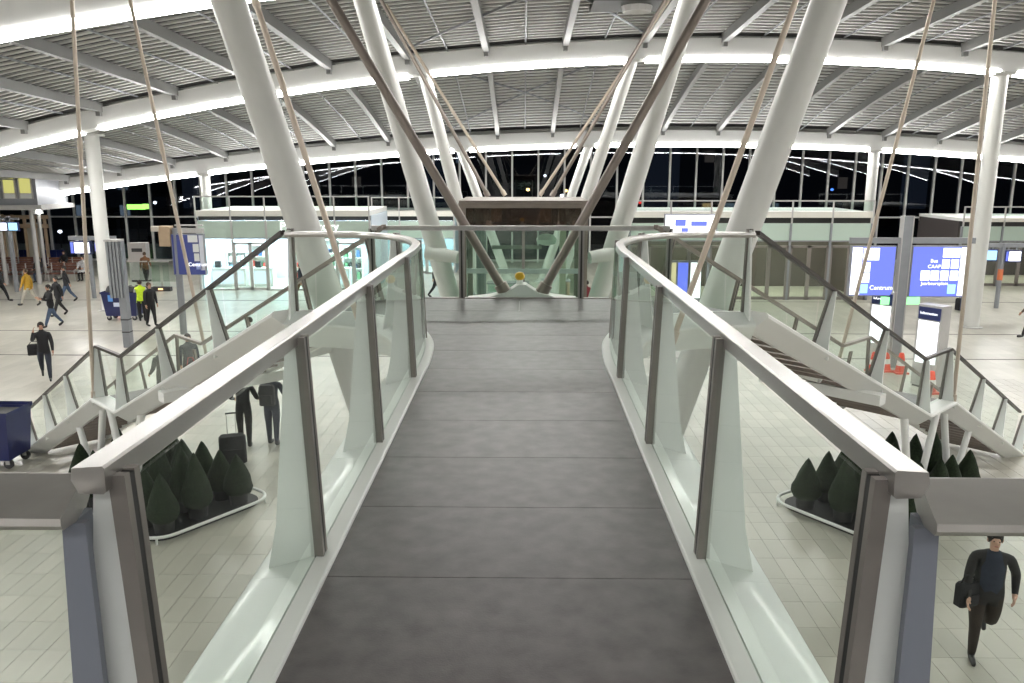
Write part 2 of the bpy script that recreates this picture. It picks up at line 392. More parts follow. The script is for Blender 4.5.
# columns
def column(px0, py0, px1, py1, D, r, label, top=None, group='slanted white roof columns', cat='column'):
    a = at(px0, py0, D); b = at(px1, py1, D); d = (a - b) / (a.z - b.z)
    zt = top if top else roof(a.x, D) - .3
    for _ in range(4):
        tp = b + d * (zt - b.z)
        if not top: zt = roof(tp.x, D) - .35
    bt = b - d * b.z
    c = thing('column', (bt.x, D, 0), label, cat, group)
    MB().tube([bt, bt + d * .4, tp - d * .3, tp], r, 18).build('shaft', COLW, c, smooth=40)
    MB().lathe((bt.x, D, 0), [(r * 1.9, 0), (r * 1.9, .04), (r * 1.25, .07), (r * 1.2, .12)], 16).build('base_plate', COLW, c)
    MB().box((tp.x, D, tp.z), (r * 2.2, r * 2.2, .12)).build('cap_plate', COLW, c)
    return bt, d
V1D, V2D = 13.4, 19.2
c1 = column(228, 0, 304, 228, V1D, .265, 'thickest slanted white column leaning left over the landing')
c2 = column(829, 0, 744, 228, V1D, .265, 'thickest slanted white column leaning right over the landing')
column(364, 0, 437, 250, V2D, .235, 'slanted white column leaning left, left of the glass lift')
column(690, 0, 613, 250, V2D, .235, 'slanted white column leaning right, right of the glass lift')
column(426, 80, 459, 207, YB, .24, 'slimmer slanted white column leaning left behind the lift, under the mid-hall beam', top=zB(-3.9) - .8)
column(630, 66, 586, 200, YB, .24, 'slimmer slanted white column leaning right behind the lift, under the mid-hall beam', top=zB(4.1) - .8)
column(461, 150, 478, 197, YC, .25, 'smallest slanted white column leaning left, against the night windows', top=zC(-3.5) - .85)
column(588, 148, 571, 197, YC, .25, 'smallest slanted white column leaning right, against the night windows', top=zC(3.6) - .85)
def straight(px, py, D, r, zt, label):
    x = at(px, py, D).x; c = thing('column', (x, D, 0), label, 'column', 'upright white columns')
    MB().lathe((x, D, 0), [(r, 0), (r, zt)], 16).build('shaft', COLW, c, smooth=40)
    MB().lathe((x, D, 0), [(r * 1.5, 0), (r * 1.5, .03), (r * 1.05, .05)], 16).build('base_plate', GREYL, c)
    MB().box((x, D, zt - .04), (r * 2.6, r * 2.6, .1)).build('cap_plate', COLW, c)
straight(96, 180, 36.5, .30, roof(-18.9, 36.5) - .1, 'upright white column beside the hanging departure screens on the left')
straight(990, 160, YB, .30, zB(18.6) - .78, 'upright white column beside the blue lit maps on the right')
straight(206, 190, YC, .26, zC(-18) - .85, 'upright white column at the end of the left balcony')
straight(871, 190, YC, .28, zC(19.5) - .85, 'upright white column at the end of the right balcony')

# ------------------------------------------------------------------ night facade
WN = struct(empty('window_1', (0, YF, 0)), 'tall dark night windows with white mullions across the back of the hall')
MX = [-34 + 1.75 * k for k in range(46)]
for a, b in zip(MX, MX[1:]):
    for (z0, z1) in ((.25, 3.05), (3.13, 9.6)):
        zt = min(z1, min(roof(a, YF), roof(b, YF)) + .2)
        MB().bx(a + .05, b - .05, YF - .012, YF + .012, z0, zt).build('pane', GLASSN, WN)
for x in MX:
    MB().bx(x - .06, x + .06, YF - .14, YF + .1, 0, roof(x, YF) + .3).build('mullion', MULL, WN)
for z in (.15, 3.09): MB().bx(-34, 44.8, YF - .06, YF + .06, z - .05, z + .05).build('transom', MULL, WN)
# outside: dark ground, blocks with a few lit windows, lamps
OG = struct(MB().bx(-90, 90, YF + 3, 140, -.6, -.3).build('floor_outside', mat('night_asphalt', (.02, .02, .022), .7)), 'dark street outside the windows')
def block(x0, x1, y, h, label, lit):
    b = thing('building', ((x0 + x1) / 2, y, -.3), label, 'building', 'dark buildings outside')
    MB().bx(x0, x1, y, y + 10, -.3, h).build('wall', mat('night_wall', (.02, .019, .019), .8, var=.3, scale=.3), b)
    k = 0; random.seed(int(x0 * 10))
    nx_ = int((x1 - x0) / 2.6); nz = int(h / 3)
    for i in range(nx_):
        for j in range(nz):
            if random.random() < lit:
                x = x0 + 1 + i * 2.6; z = 1 + j * 3.0
                MB().bx(x, x + 1.1, y - .06, y - .01, z, z + 1.3).build('window', random.choice([mat('win_warm', (.1, .1, .1), .5, emit=(1, .62, .25), estr=.9), mat('win_cool', (.1, .1, .1), .5, emit=(.5, .65, .8), estr=.35), mat('win_dim', (.1, .1, .1), .5, emit=(.6, .5, .4), estr=.12)]), b)
block(-72, -42, 92, 14, 'dark long building outside behind the left night windows', .16)
block(-38, -14, 104, 18, 'dark tall building outside behind the left balcony', .14)
block(-10, 16, 112, 12, 'dark low building outside straight behind the lift', .2)
block(20, 44, 98, 16, 'dark building outside behind the right balcony', .16)
block(48, 78, 90, 15, 'dark building outside behind the far right windows', .18)
LAMPL = ['orange lamp outside straight above the lift roof', 'orange lamp outside right of the lift roof, lower of the pair', 'smaller orange lamp outside right of the lift roof, upper of the pair', 'white lamp outside beside the orange pair over the lift', 'red lamp outside left of the lift header', 'larger orange lamp outside between the two right columns', 'smaller orange lamp outside between the two right columns', 'blue lamp outside above the right balcony middle', 'blue lamp outside high up by the right balcony column', 'white lamp outside highest above the lift', 'red lamp outside right of the lift above the balcony', 'white lamp outside right of the long green neon sign', 'white lamp outside low behind the benches']
for k, (px, py, y, m) in enumerate(((528, 190, 75, LAMPO), (566, 191, 80, LAMPO), (574, 187, 95, LAMPO), (562, 196, 70, LAMPW), (470, 213, 72, LAMPR), (925, 218, 78, LAMPO), (939, 216, 90, LAMPO), (832, 190, 85, LAMPB), (876, 165, 90, LAMPB), (545, 176, 100, LAMPW), (640, 203, 95, LAMPR), (155, 203, 80, LAMPW), (60, 232, 66, LAMPW))):
    p = at(px, py, y); t = thing('street_lamp', (p.x, y, -.3), LAMPL[k], 'lamp', 'lamps outside in the dark')
    MB().tube([(p.x, y, -.3), (p.x, y, p.z)], .05, 6).build('pole', DARK, t)
    MB().lathe((p.x, y, p.z), [(.04, -.1), (.16, -.02), (.16, .1), (.05, .16)], 8).build('lamp_head', m, t)
for px, py, y, wd in ((136, 207, 70, 1.6), (146, 206.5, 70, .5)):
    p = at(px, py, y); t = thing('neon_sign', (p.x, y, -.3), ('long' if wd > 1 else 'short') + ' green neon sign outside behind the left windows', 'sign')
    MB().bx(p.x - .05, p.x + .05, y, y + .1, -.3, p.z).build('pole', DARK, t); MB().bx(p.x - wd / 2, p.x + wd / 2, y - .1, y, p.z - .2, p.z + .22).build('tube', LAMPG, t)

# ------------------------------------------------------------------ footbridge
ZD = 4.58
CURVE = [(.86, 1.76), (.86, 3.4), (.86, 5.0), (.865, 6.4), (.868, 7.4), (.95, 8.2), (1.22, 9.0), (1.68, 9.55), (2.22, 9.80), (2.78, 9.86)]
GL = catmull([(x, y, ZD) for x, y in CURVE], 5)
BR = thing('footbridge', (0, 5, 0), 'raised footbridge of dark stone planks with white edge beams', 'footbridge')
def hw(y):
    if y > 9.80: return 2.72 - (y - 9.8) * .62
    prev = GL[0]
    for a, b in zip(GL, GL[1:]):
        if a.y <= y <= b.y: return a.x + (b.x - a.x) * (y - a.y) / max(1e-6, b.y - a.y) - .075
    return GL[0].x - .075
YE = 10.98
edges = [-1.5 + .0]; y = 3.24 - .75 * 6
js = [y + .75 * k for k in range(0, 17)]
js = [q for q in js if q < YE - .3] + [YE]
for a, b in zip(js, js[1:]):
    g = .0025; n = max(1, int((b - a) / .15)); ysamp = [a + g + (b - a - 2 * g) * i / n for i in range(n + 1)]
    if a < 9.8 < b: ysamp = sorted(set(ysamp + [9.8]))
    H = [(hw(q) if q > 1.5 else (.785 if q > 1.45 else 3.2), q) for q in ysamp]
    if b > 10.2:   # last row is cut along the middle
        for s in (-1, 1): MB().prism([(s * .002, q, ZD - .03) for h, q in (H[0],)] + [(s * h, q, ZD - .03) for h, q in H] + [(s * .002, H[-1][1], ZD - .03)], (0, 0, .03)).build('deck_plank', DECK, BR)
    elif b <= 1.55:
        MB().bx(-3.2, 3.2, a + g, b - g, ZD - .03, ZD).build('deck_plank', DECK, BR)
    else:
        H = [((hw(q) if q > 1.75 else .785), q) for q in ysamp]
        MB().prism([(-h, q, ZD - .03) for h, q in H] + [(h, q, ZD - .03) for h, q in reversed(H)], (0, 0, .03)).build('deck_plank', DECK, BR)
# white body under the planks
ys2 = [1.6 + .3 * k for k in range(32)]; ys2 = [q for q in ys2 if q < 9.7] + [9.8, 10.3, YE - .02]
MB().prism([(-hw(q) - .02, q, ZD - .33) for q in ys2] + [(hw(q) + .02, q, ZD - .33) for q in reversed(ys2)], (0, 0, .297)).build('bridge_body', WHITE, BR)
MB().bx(-3.3, 3.3, -1.7, 1.62, ZD - .4, ZD - .031).build('platform_body', WHITE, BR)
MB().bx(-.35, .35, 1.5, 9.8, ZD - .85, ZD - .32).build('spine_girder', WHITE, BR)
for s in (-1, 1):
    P = [V((s * p.x, p.y, ZD)) for p in GL]
    MB().sweep(P, [(-.075, -.03), (-.075, .018), (-.065, .022), (.005, .022), (.005, -.03)], side=-s * -1 if False else (1 if s < 0 else -1)).build('kerb', WHITE, BR)
    MB().sweep(P, [(.015, .016), (.06, .0), (.27, -.065), (.30, -.085), (.30, -.11), (.05, -.42), (-.02, -.42)], side=(1 if s < 0 else -1)).build('edge_beam', GLOSSW, BR, smooth=25)
MB().bx(-1.95, 1.95, YE - .015, YE + .05, ZD - .34, ZD + .012).build('end_kerb', STEELD, BR)
# arms reaching from the columns to the bridge underside
for s, c in ((-1, c1), (1, c2)):
    bt, d = c; p = bt + d * 3.75
    MB().tube([p, V((s * 1.9, 10.9, 4.0)), V((s * 1.5, 10.2, 4.15))], [.2, .18, .16], 12).build('support_arm', WHITE, BR, smooth=40)
    MB().tube([p + V((0, 0, -.25)), V((s * 4.6, 12.2, 3.25))], [.19, .16], 12).build('support_arm', WHITE, BR, smooth=40)

RAILP = [(.005, 0), (0, -.006), (.002, -.062), (.008, -.068), (.065, -.066), (.08, -.034), (.076, -.005)]
RH = 1.055
def lean(p, t, side, s0, zz):   # the glass leans outwards with height
    n = V((-t.y, t.x, 0)) * side
    return p + n * (s0 + .13 * zz) + V((0, 0, zz))
def balustrade(name, path, side, posts, label, rail=STEEL, tilt=True, ends=(0, 0), group='glass balustrades', finned=True, h=RH, barm=POSTM, skip_first=False, railp=RAILP, k_lean=.035, fin_w=.22, h_end=None):
    """posts: arc lengths; panes run between them"""
    P = [V(p) for p in path]; root = thing(name, P[0], label, 'balustrade', group)
    def nrm(t): q = V((-t.y, t.x, 0)).normalized(); return q * side
    def up(t): # fins and bars stand square to a slope
        q = V((t.x, t.y, 0)).normalized(); return V((0, 0, 1)) * math.hypot(t.x, t.y) - q * t.z
    R = []
    for i, p in enumerate(P):
        R.append(p + V((0, 0, h + ((h_end or h) - h) * i / (len(P) - 1))))
    off = k_lean * h
    MB().sweep(R, [(n_ + off, z_) for n_, z_ in railp], side=side).build('handrail', rail, root, smooth=30)
    for a, b in zip(posts, posts[1:]):
        if b - a < .15: continue
        Q = cut(P, a + .03, b - .03); vs = []; fs = []
        for i, q in enumerate(Q):
            t = (Q[min(i + 1, len(Q) - 1)] - Q[max(i - 1, 0)]).normalized(); n = nrm(t)
            vs += [q + V((0, 0, .03)), q + n * .012 + V((0, 0, .03)), q + n * (off + .012 - .012) + V((0, 0, h - .07)), q + n * (off - .012) + V((0, 0, h - .07))]
        m = len(Q)
        for i in range(m - 1):
            for c in range(4): fs.append((i * 4 + c, i * 4 + (c + 1) % 4, i * 4 + 4 + (c + 1) % 4, i * 4 + 4 + c))
        fs += [(0, 1, 2, 3), ((m - 1) * 4 + 3, (m - 1) * 4 + 2, (m - 1) * 4 + 1, (m - 1) * 4)]
        MB().add(vs, fs).build('glass_panel', GLASS, root, smooth=30)
    for s in (posts[1:] if skip_first else posts):
        p, t = along(P, s); n = nrm(t); tt = V((t.x, t.y, 0)).normalized()
        u = up(t) if tilt else V((0, 0, 1)); hh = (h - .05) * u.z
        if not tilt: hh = h - .06
        bars = MB(); gap = MB()
        top = u * hh + n * off
        for dq in (-.025, .025):
            bars.prism([p + tt * (dq - .013) - n * .028 + u * .015, p + tt * (dq + .013) - n * .028 + u * .015, p + tt * (dq + .013) + n * .012 + u * .015, p + tt * (dq - .013) + n * .012 + u * .015], top)
        gap.prism([p + tt * -.0125 - n * .0265 + u * .02, p + tt * .0125 - n * .0265 + u * .02, p + tt * .0125 + n * .008 + u * .02, p + tt * -.0125 + n * .008 + u * .02], top * .99)
        b = bars.build('post', barm, root); gap.build('gasket', BLACK, b)
        if finned:
            f = MB(); w0 = fin_w
            q = [p + n * .02 - u * .02, p + n * (.02 + w0) - u * .09, p + n * (.02 + w0 * .72) + u * (hh * .16) + n * off * .2, p + n * (off + .06) + u * hh, p + n * (off + .01) + u * hh]
            q = [c - tt * .012 for c in q]; f.prism(q, tt * .024)
            f.build('fin', FINW, root)
    return root
for s, nm in ((-1, 'left'), (1, 'right')):
    sd = 1 if s < 0 else -1
    P = [V((s * p.x, p.y, ZD)) for p in GL]
    L = sum((b - a).length for a, b in zip(P, P[1:]))
    balustrade('balustrade', P, sd, [.07, 1.66, 3.22, 4.88, 6.51, 7.51, L - .05], 'glass balustrade curving along the %s side of the footbridge under a brushed steel rail' % nm, h_end=.985)
    # short return of the rail beside the camera
    Q = [V((s * .985, 1.79, ZD)), V((s * 3.2, 1.79, ZD))]
    rt = thing('balustrade', Q[0], 'balustrade with wide steel rail turning off square at the near %s corner' % nm, 'balustrade', 'glass balustrades')
    z0 = ZD + .985; r = MB()     # end cut slightly askew
    pr_ = [(1.66, -.014), (1.655, -.03), (1.67, -.045), (1.83, -.085), (1.905, -.06), (1.90, 0), (1.885, .004)]
    A_ = [V((s * (.95 + .28 * (y_ - 1.66)), y_, z0 + z_)) for y_, z_ in pr_]; B_ = [V((s * 3.2, y_, z0 + z_)) for y_, z_ in pr_]
    r.add(A_ + B_, [tuple(range(7)), tuple(range(7, 14))] + [(k, (k + 1) % 7, 7 + (k + 1) % 7, 7 + k) for k in range(7)]).build('handrail', STEELD, rt)
    x = s * .955
    f = MB(); f.prism([(x, 1.76, ZD - .35), (x + s * .115, 1.76, ZD - .35), (x + s * .055, 1.76, ZD + .915), (x, 1.76, ZD + .915)], (0, .022, 0)); f.build('fin', SHADEW, rt)
    f = MB(); f.prism([(x + s * .06, 1.783, ZD - .35), (x + s * .06, 1.88, ZD - .35), (x + s * .03, 1.85, ZD + .915), (x + s * .03, 1.783, ZD + .915)], (s * .02, 0, 0)); f.build('fin_web', SHADEW, rt)
    MB().bx(min(x + s * .06, x + s * 2.1), max(x + s * .06, x + s * 2.1), 1.82, 1.832, ZD - .1, ZD + .9).build('glass_panel', GLASS, rt)
# balustrade at the far edge of the landing
P = [V((-1.96, YE - .06, ZD)), V((1.98, YE - .06, ZD))]
balustrade('balustrade', P, 1, [.0, 1.19, 2.78, 3.94], 'straight glass balustrade closing the far edge of the landing before the lift', finned=False, k_lean=.0, h=.98, barm=STEELD, rail=STEEL, railp=[(-.03, .0), (-.03, -.06), (.03, -.06), (.03, 0)])

# ------------------------------------------------------------------ stairs
def stairs(s):
    nm = 'left' if s < 0 else 'right'
    d = V((s * .722, .692, 0)); n = V((-s * .692, .722, 0))      # down the stair, across to the far side
    W = 1.36; S0 = V((s * 2.78, 9.86, ZD)); zm = 2.15
    a1 = S0 + d * 5.65; a1.z = zm; a2 = a1 + d * 1.15; a3 = a2 + d * 4.75; a3.z = 0
    root = thing('staircase', (a2.x, a2.y, 0), 'open staircase with white stringers descending to the %s from the landing' % nm, 'staircase', 'mirrored open staircases')
    sd = 1 if s < 0 else -1       # outward (towards the camera) side of the near path
    sgn = -1
    near = [S0, a1, a2, a3]; far = [p + n * W for p in near]
    # near path runs down; its camera side: n is to the far side, so outward is -n
    left = V((-d.y, d.x, 0)); so = 1 if left.dot(-n) > 0 else -1
    prof = [(-.05, .04), (.24, .04), (.27, .015), (.27, -.02), (.03, -.22), (-.05, -.22), (-.12, -.02)]
    MB().sweep(near, prof, side=so).build('stringer', WHITE, root)
    MB().sweep(far, prof, side=-so).build('stringer', WHITE, root)
    def flight(p0, p1, cnt):
        me = None
        for k in range(cnt):
            t = (k + .5) / cnt; q = p0 + (p1 - p0) * t; z = p0.z + (p1.z - p0.z) * (k + 1) / cnt
            c = q + n * (W / 2); run = (V((p1.x, p1.y, 0)) - V((p0.x, p0.y, 0))).length / cnt
            MB().box((c.x, c.y, z - .03), (run * .82, W - .22, .05), rz=math.atan2(d.y, d.x)).build('tread', SOFF, root)
    flight(S0, a1, 15); flight(a2, a3, 13)
    c = (a1 + a2) / 2 + n * (W / 2)
    MB().box((c.x, c.y, zm - .04), (1.3, W - .2, .08), rz=math.atan2(d.y, d.x)).build('landing_plate', DECK, root)
    # cross arm half-way down the upper flight
    m = S0 + (a1 - S0) * .56
    MB().bar(m - n * .42 + V((0, 0, -.26)), m + n * (W + .2) + V((0, 0, -.26)), .2, .16).build('cross_arm', WHITE, root)
    # V legs
    for (pa, pb, foot) in (((.93, 0), (1.0, .35), .98), ((1.0, 1.0), (1.0, 2.1), 1.35)):
        ft = a2 + d * (-.9 if foot < 1 else .95) + n * .0; ft.z = 0
        for kk in (-.75, .75):
            tp = V((ft.x, ft.y, 0)) + d * kk
            tz = zm - .17 if (tp - a2).dot(d) < 0 else zm - (tp - V((a2.x, a2.y, 0))).dot(d) / 4.75 * zm - .17
            if (tp - V((a1.x, a1.y, 0))).dot(d) < 0: tz = zm - (tp - V((a1.x, a1.y, 0))).dot(d) * .43 - .17
            tp.z = tz
            MB().tube([ft, tp], .065, 10).build('leg', WHITE, root, smooth=40)
    posts = [.05, 1.95, 4.0, 6.12]
    L1 = (a1 - S0).length; L2 = (a3 - a2).length
    sr = [(-.03, 0), (-.03, -.05), (.035, -.05), (.035, 0)]
    pr = [.04, L1 * .30, L1 * .63, L1 + .04, L1 + 1.11, L1 + 1.15 + L2 * .33, L1 + 1.15 + L2 * .66, L1 + 1.15 + L2 - .05]
    balustrade('stair_balustrade', near, so, pr, 'glass balustrade on the near side of the %s staircase' % nm, rail=BRONZE, k_lean=.06, h=1.0, railp=sr, fin_w=.24, group='stair balustrades', skip_first=True)
    f2 = [far[0] - d * .05] + far[1:]
    balustrade('stair_balustrade', f2, -so, pr, 'glass balustrade on the far side of the %s staircase' % nm, rail=BROD, k_lean=.03, h=1.0, railp=sr, finned=False, barm=BROD, group='stair balustrades')
    return near, far, d, n
ST = {s: stairs(s) for s in (-1, 1)}

# ------------------------------------------------------------------ hanging rods
def rod(a, b, r, m, label, group, fork=True):
    a = V(a); b = V(b)   # foot, top
    t = thing('suspension_rod', a, label, 'rod', group); u = (b - a).normalized()
    MB().tube([a, b], r, 8).build('bar', m, t, smooth=50)
    MB().tube([a - u * .02, a + u * .16], r * 1.5, 8).build('fork', m, t, smooth=50)
    q = a + u * ((b - a).length * .52); fork and r < .04 and MB().tube([q - u * .14, q - u * .1, q + u * .1, q + u * .14], [r * 1.02, r * 1.3, r * 1.3, r * 1.02], 8).build('turnbuckle', m, t, smooth=50)
def rod_px(px0, py0, px1, py1, D, r, m, label, group, zt=None, dtop=None):
    a = at(px1, py1, D); b = at(px0, py0, dtop or D); u = (b - a) / (b.z - a.z)
    rod(a, to_roof(a, b), r, m, label, group)
def to_roof(a, b):
    k = .4
    while (a + (b - a) * k).z < roof((a + (b - a) * k).x, (a + (b - a) * k).y) - .12 and k < 3: k += .01
    return a + (b - a) * k
G1 = 'thin steel hanging rods'; G2 = 'thick bronze tie rods'
for s, nm in ((-1, 'left'), (1, 'right')):
    near, far, d, n = ST[s]
    X = lambda px: px
    if s < 0:
        rod_px(255, 0, 365, 341, 8.75, .032, RODL, 'thin hanging rod ending at the left edge of the landing, beside the thick left column', G1)
        a = near[2] - n * .2; b = at(72, 0, 14.5); rod(a, to_roof(a, b), .035, RODL, 'thin hanging rod reaching the middle landing of the left stair, leftmost of all', G1)
        a = far[1] + n * .2; b = at(130, 0, 15.4); rod(a, to_roof(a, b), .035, RODL, 'thin hanging rod to the left stair landing, second from the left edge', G1)
        rod_px(331, 0, 506, 294, 11.25, .062, BROD, 'thick bronze tie rod slanting from upper left to the landing centre', G2)
        rod_px(381, 0, 488, 196, 23, .05, BROD, 'bronze tie rod behind, slanting from upper left to the lift roof', G2)
        rod_px(430, 75, 505, 195, 25, .045, RODL, 'shorter pale tie rod behind, slanting down right to the lift roof', G2)
    else:
        rod_px(796, 0, 671, 345, 8.75, .032, RODL, 'thin hanging rod ending at the right edge of the landing, beside the thick right column', G1)
        a = near[2] - n * .2; b = at(995, 0, 14.5); rod(a, to_roof(a, b), .035, RODL, 'thin hanging rod reaching the middle landing of the right stair, rightmost of all', G1)
        a = far[1] + n * .2; b = at(934, 0, 15.4); rod(a, to_roof(a, b), .035, RODL, 'thin hanging rod to the right stair landing, second from the right edge', G1)
        rod_px(706, 0, 541, 294, 11.25, .062, BROD, 'thick bronze tie rod slanting from upper right to the landing centre', G2)
        rod_px(665, 0, 552, 196, 23, .05, BROD, 'bronze tie rod behind, slanting from upper right to the lift roof', G2)
        rod_px(624, 68, 540, 195, 25, .045, RODL, 'shorter pale tie rod behind, slanting down left to the lift roof', G2)
# white tie block with yellow globe at the head of the landing
p = at(522, 294, 11.3)
tb_ = thing('tie_block', (p.x, 11.3, ZD - .3), 'white flared tie block with a yellow globe beyond the far balustrade', 'tie block')
pr = [(-.75, 0), (-.45, .06), (-.22, .16), (-.1, .3), (-.05, .36), (.05, .36), (.1, .3), (.22, .16), (.45, .06), (.75, 0)]
MB().prism([(p.x + a, 11.1, ZD - .03 + b * .55) for a, b in pr] + [(p.x + .75, 11.1, ZD - .4), (p.x - .75, 11.1, ZD - .4)], (0, .3, 0)).build('block', WHITE, tb_)
MB().bx(p.x - .09, p.x + .09, YE, 11.35, ZD - .38, ZD - .2).build('bracket', WHITE, tb_)
MB().lathe((p.x - .03, 11.25, ZD + .1), [(.045, 0), (.045, .12)], 10).build('stem', WHITE, tb_)
MB().lathe((p.x - .03, 11.25, ZD + .27), [(.02, -.06), (.048, -.048), (.068, -.016), (.068, .016), (.048, .045), (.02, .057)], 14).build('globe', YEL, tb_, smooth=60)

# ------------------------------------------------------------------ glass lift
LY = 17.6; xa = at(463, 250, LY).x; xb_ = at(584, 250, LY).x; zt = at(520, 201.5, LY).z; xm = (xa + xb_) / 2
LF = thing('glass_lift', (xm, LY + 1, 0), 'glass lift shaft with bronze header standing behind the landing', 'lift')
for x in (xa, xb_):
    for y in (LY, LY + 2.2): MB().bx(x - .07, x + .07, y - .07, y + .07, 0, zt).build('corner_post', BROD, LF)
MB().bx(xm - .03, xm + .03, LY - .03, LY + .03, 0, zt - .6).build('centre_mullion', STEELD, LF)
MB().bx(xa - .07, xb_ + .07, LY - .08, LY + 2.25, zt - .02, zt + .02).build('roof_plate', BROD, LF)
zh = at(520, 208, LY).z
MB().bx(xa - .08, xb_ + .08, LY - .08, LY + 2.28, zh, zt - .03).build('header', BROD, LF)
zg = at(520, 227, LY).z
for (a, b, c, e) in ((xa + .07, xb_ - .07, LY - .01, LY + .01), (xa + .07, xb_ - .07, LY + 2.19, LY + 2.21)): MB().bx(a, b, c, e, zg, zh).build('header_glass', GLASSB, LF)
MB().bx(xa, xb_, LY - .05, LY + .05, zg - .06, zg).build('transom', BROD, LF)
for (a, b) in ((xa + .07, xm - .03), (xm + .03, xb_ - .07)):
    for (z0, z1) in ((.1, 1.8), (1.86, 3.4), (3.46, zg - .06)): MB().bx(a, b, LY - .008, LY + .008, z0, z1).build('glass_panel', GLASSL, LF)
for x in (xa, xb_):
    for (z0, z1) in ((.1, 1.8), (1.86, 3.4), (3.46, zh)): MB().bx(x - .008, x + .008, LY + .07, LY + 2.13, z0, z1).build('glass_panel', GLASSL, LF)
zb2 = at(520, 271, LY).z
for z in (zb2, 1.83): MB().bx(xa, xb_, LY - .04, LY + .04, z - .05, z + .05).build('transom', mat('pale_green_steel', (.35, .45, .41), .4, .5), LF)
MB().bx(xa + .25, xb_ - .25, LY + .4, LY + 2.0, .1, .2).build('car_floor', GREYM, LF)
MB().tube([(xa + .3, LY + 1.7, .1), (xa + .3, LY + 1.7, zt - .1)], .12, 10).build('guide_rail', GREYM, LF)
MB().bx(xb_ - .45, xb_ - .3, LY + 1.6, LY + 1.8, .1, zt - .1).build('guide_rail', mat('cream_steel', (.66, .6, .5), .4), LF)
p = at(548, 245, LY); MB().lathe((p.x, LY + 1.2, p.z), [(.04, -.12), (.2, -.08), (.24, .02), (.16, .12), (.03, .15)], 12).build('pulley_cover', WHITE, LF, smooth=50)
MB().lathe((xm - .1, LY + 1.5, zg - .2), [(.3, .0), (.28, .25), (.08, .3)], 12).build('drive_motor', DARK, LF, smooth=40)
for px in (495, 505, 547, 566):
    x = at(px, 215, LY).x; MB().bx(x - .12, x + .12, LY + .9, LY + 1.2, zg + .05, zh - .05).build('control_box', [WHITE, DARK, GREYM, BEIGE][int(px) % 4], LF)
MB().bx(xa + .6, xb_ - .9, LY + .3, LY + .33, zg - .5, zg - .42).build('door_track', STEELD, LF)
for s in (-1, 1):
    e = at(437 + 21, 258, LY + 1.2) if s < 0 else at(590, 258, LY + 1.2)
    MB().tube([(e.x, LY + 1.3, e.z), (e.x + s * .75, LY + 1.5, e.z + .1)], [.14, .17], 14).build('stay_tube', COLW, LF, smooth=40)

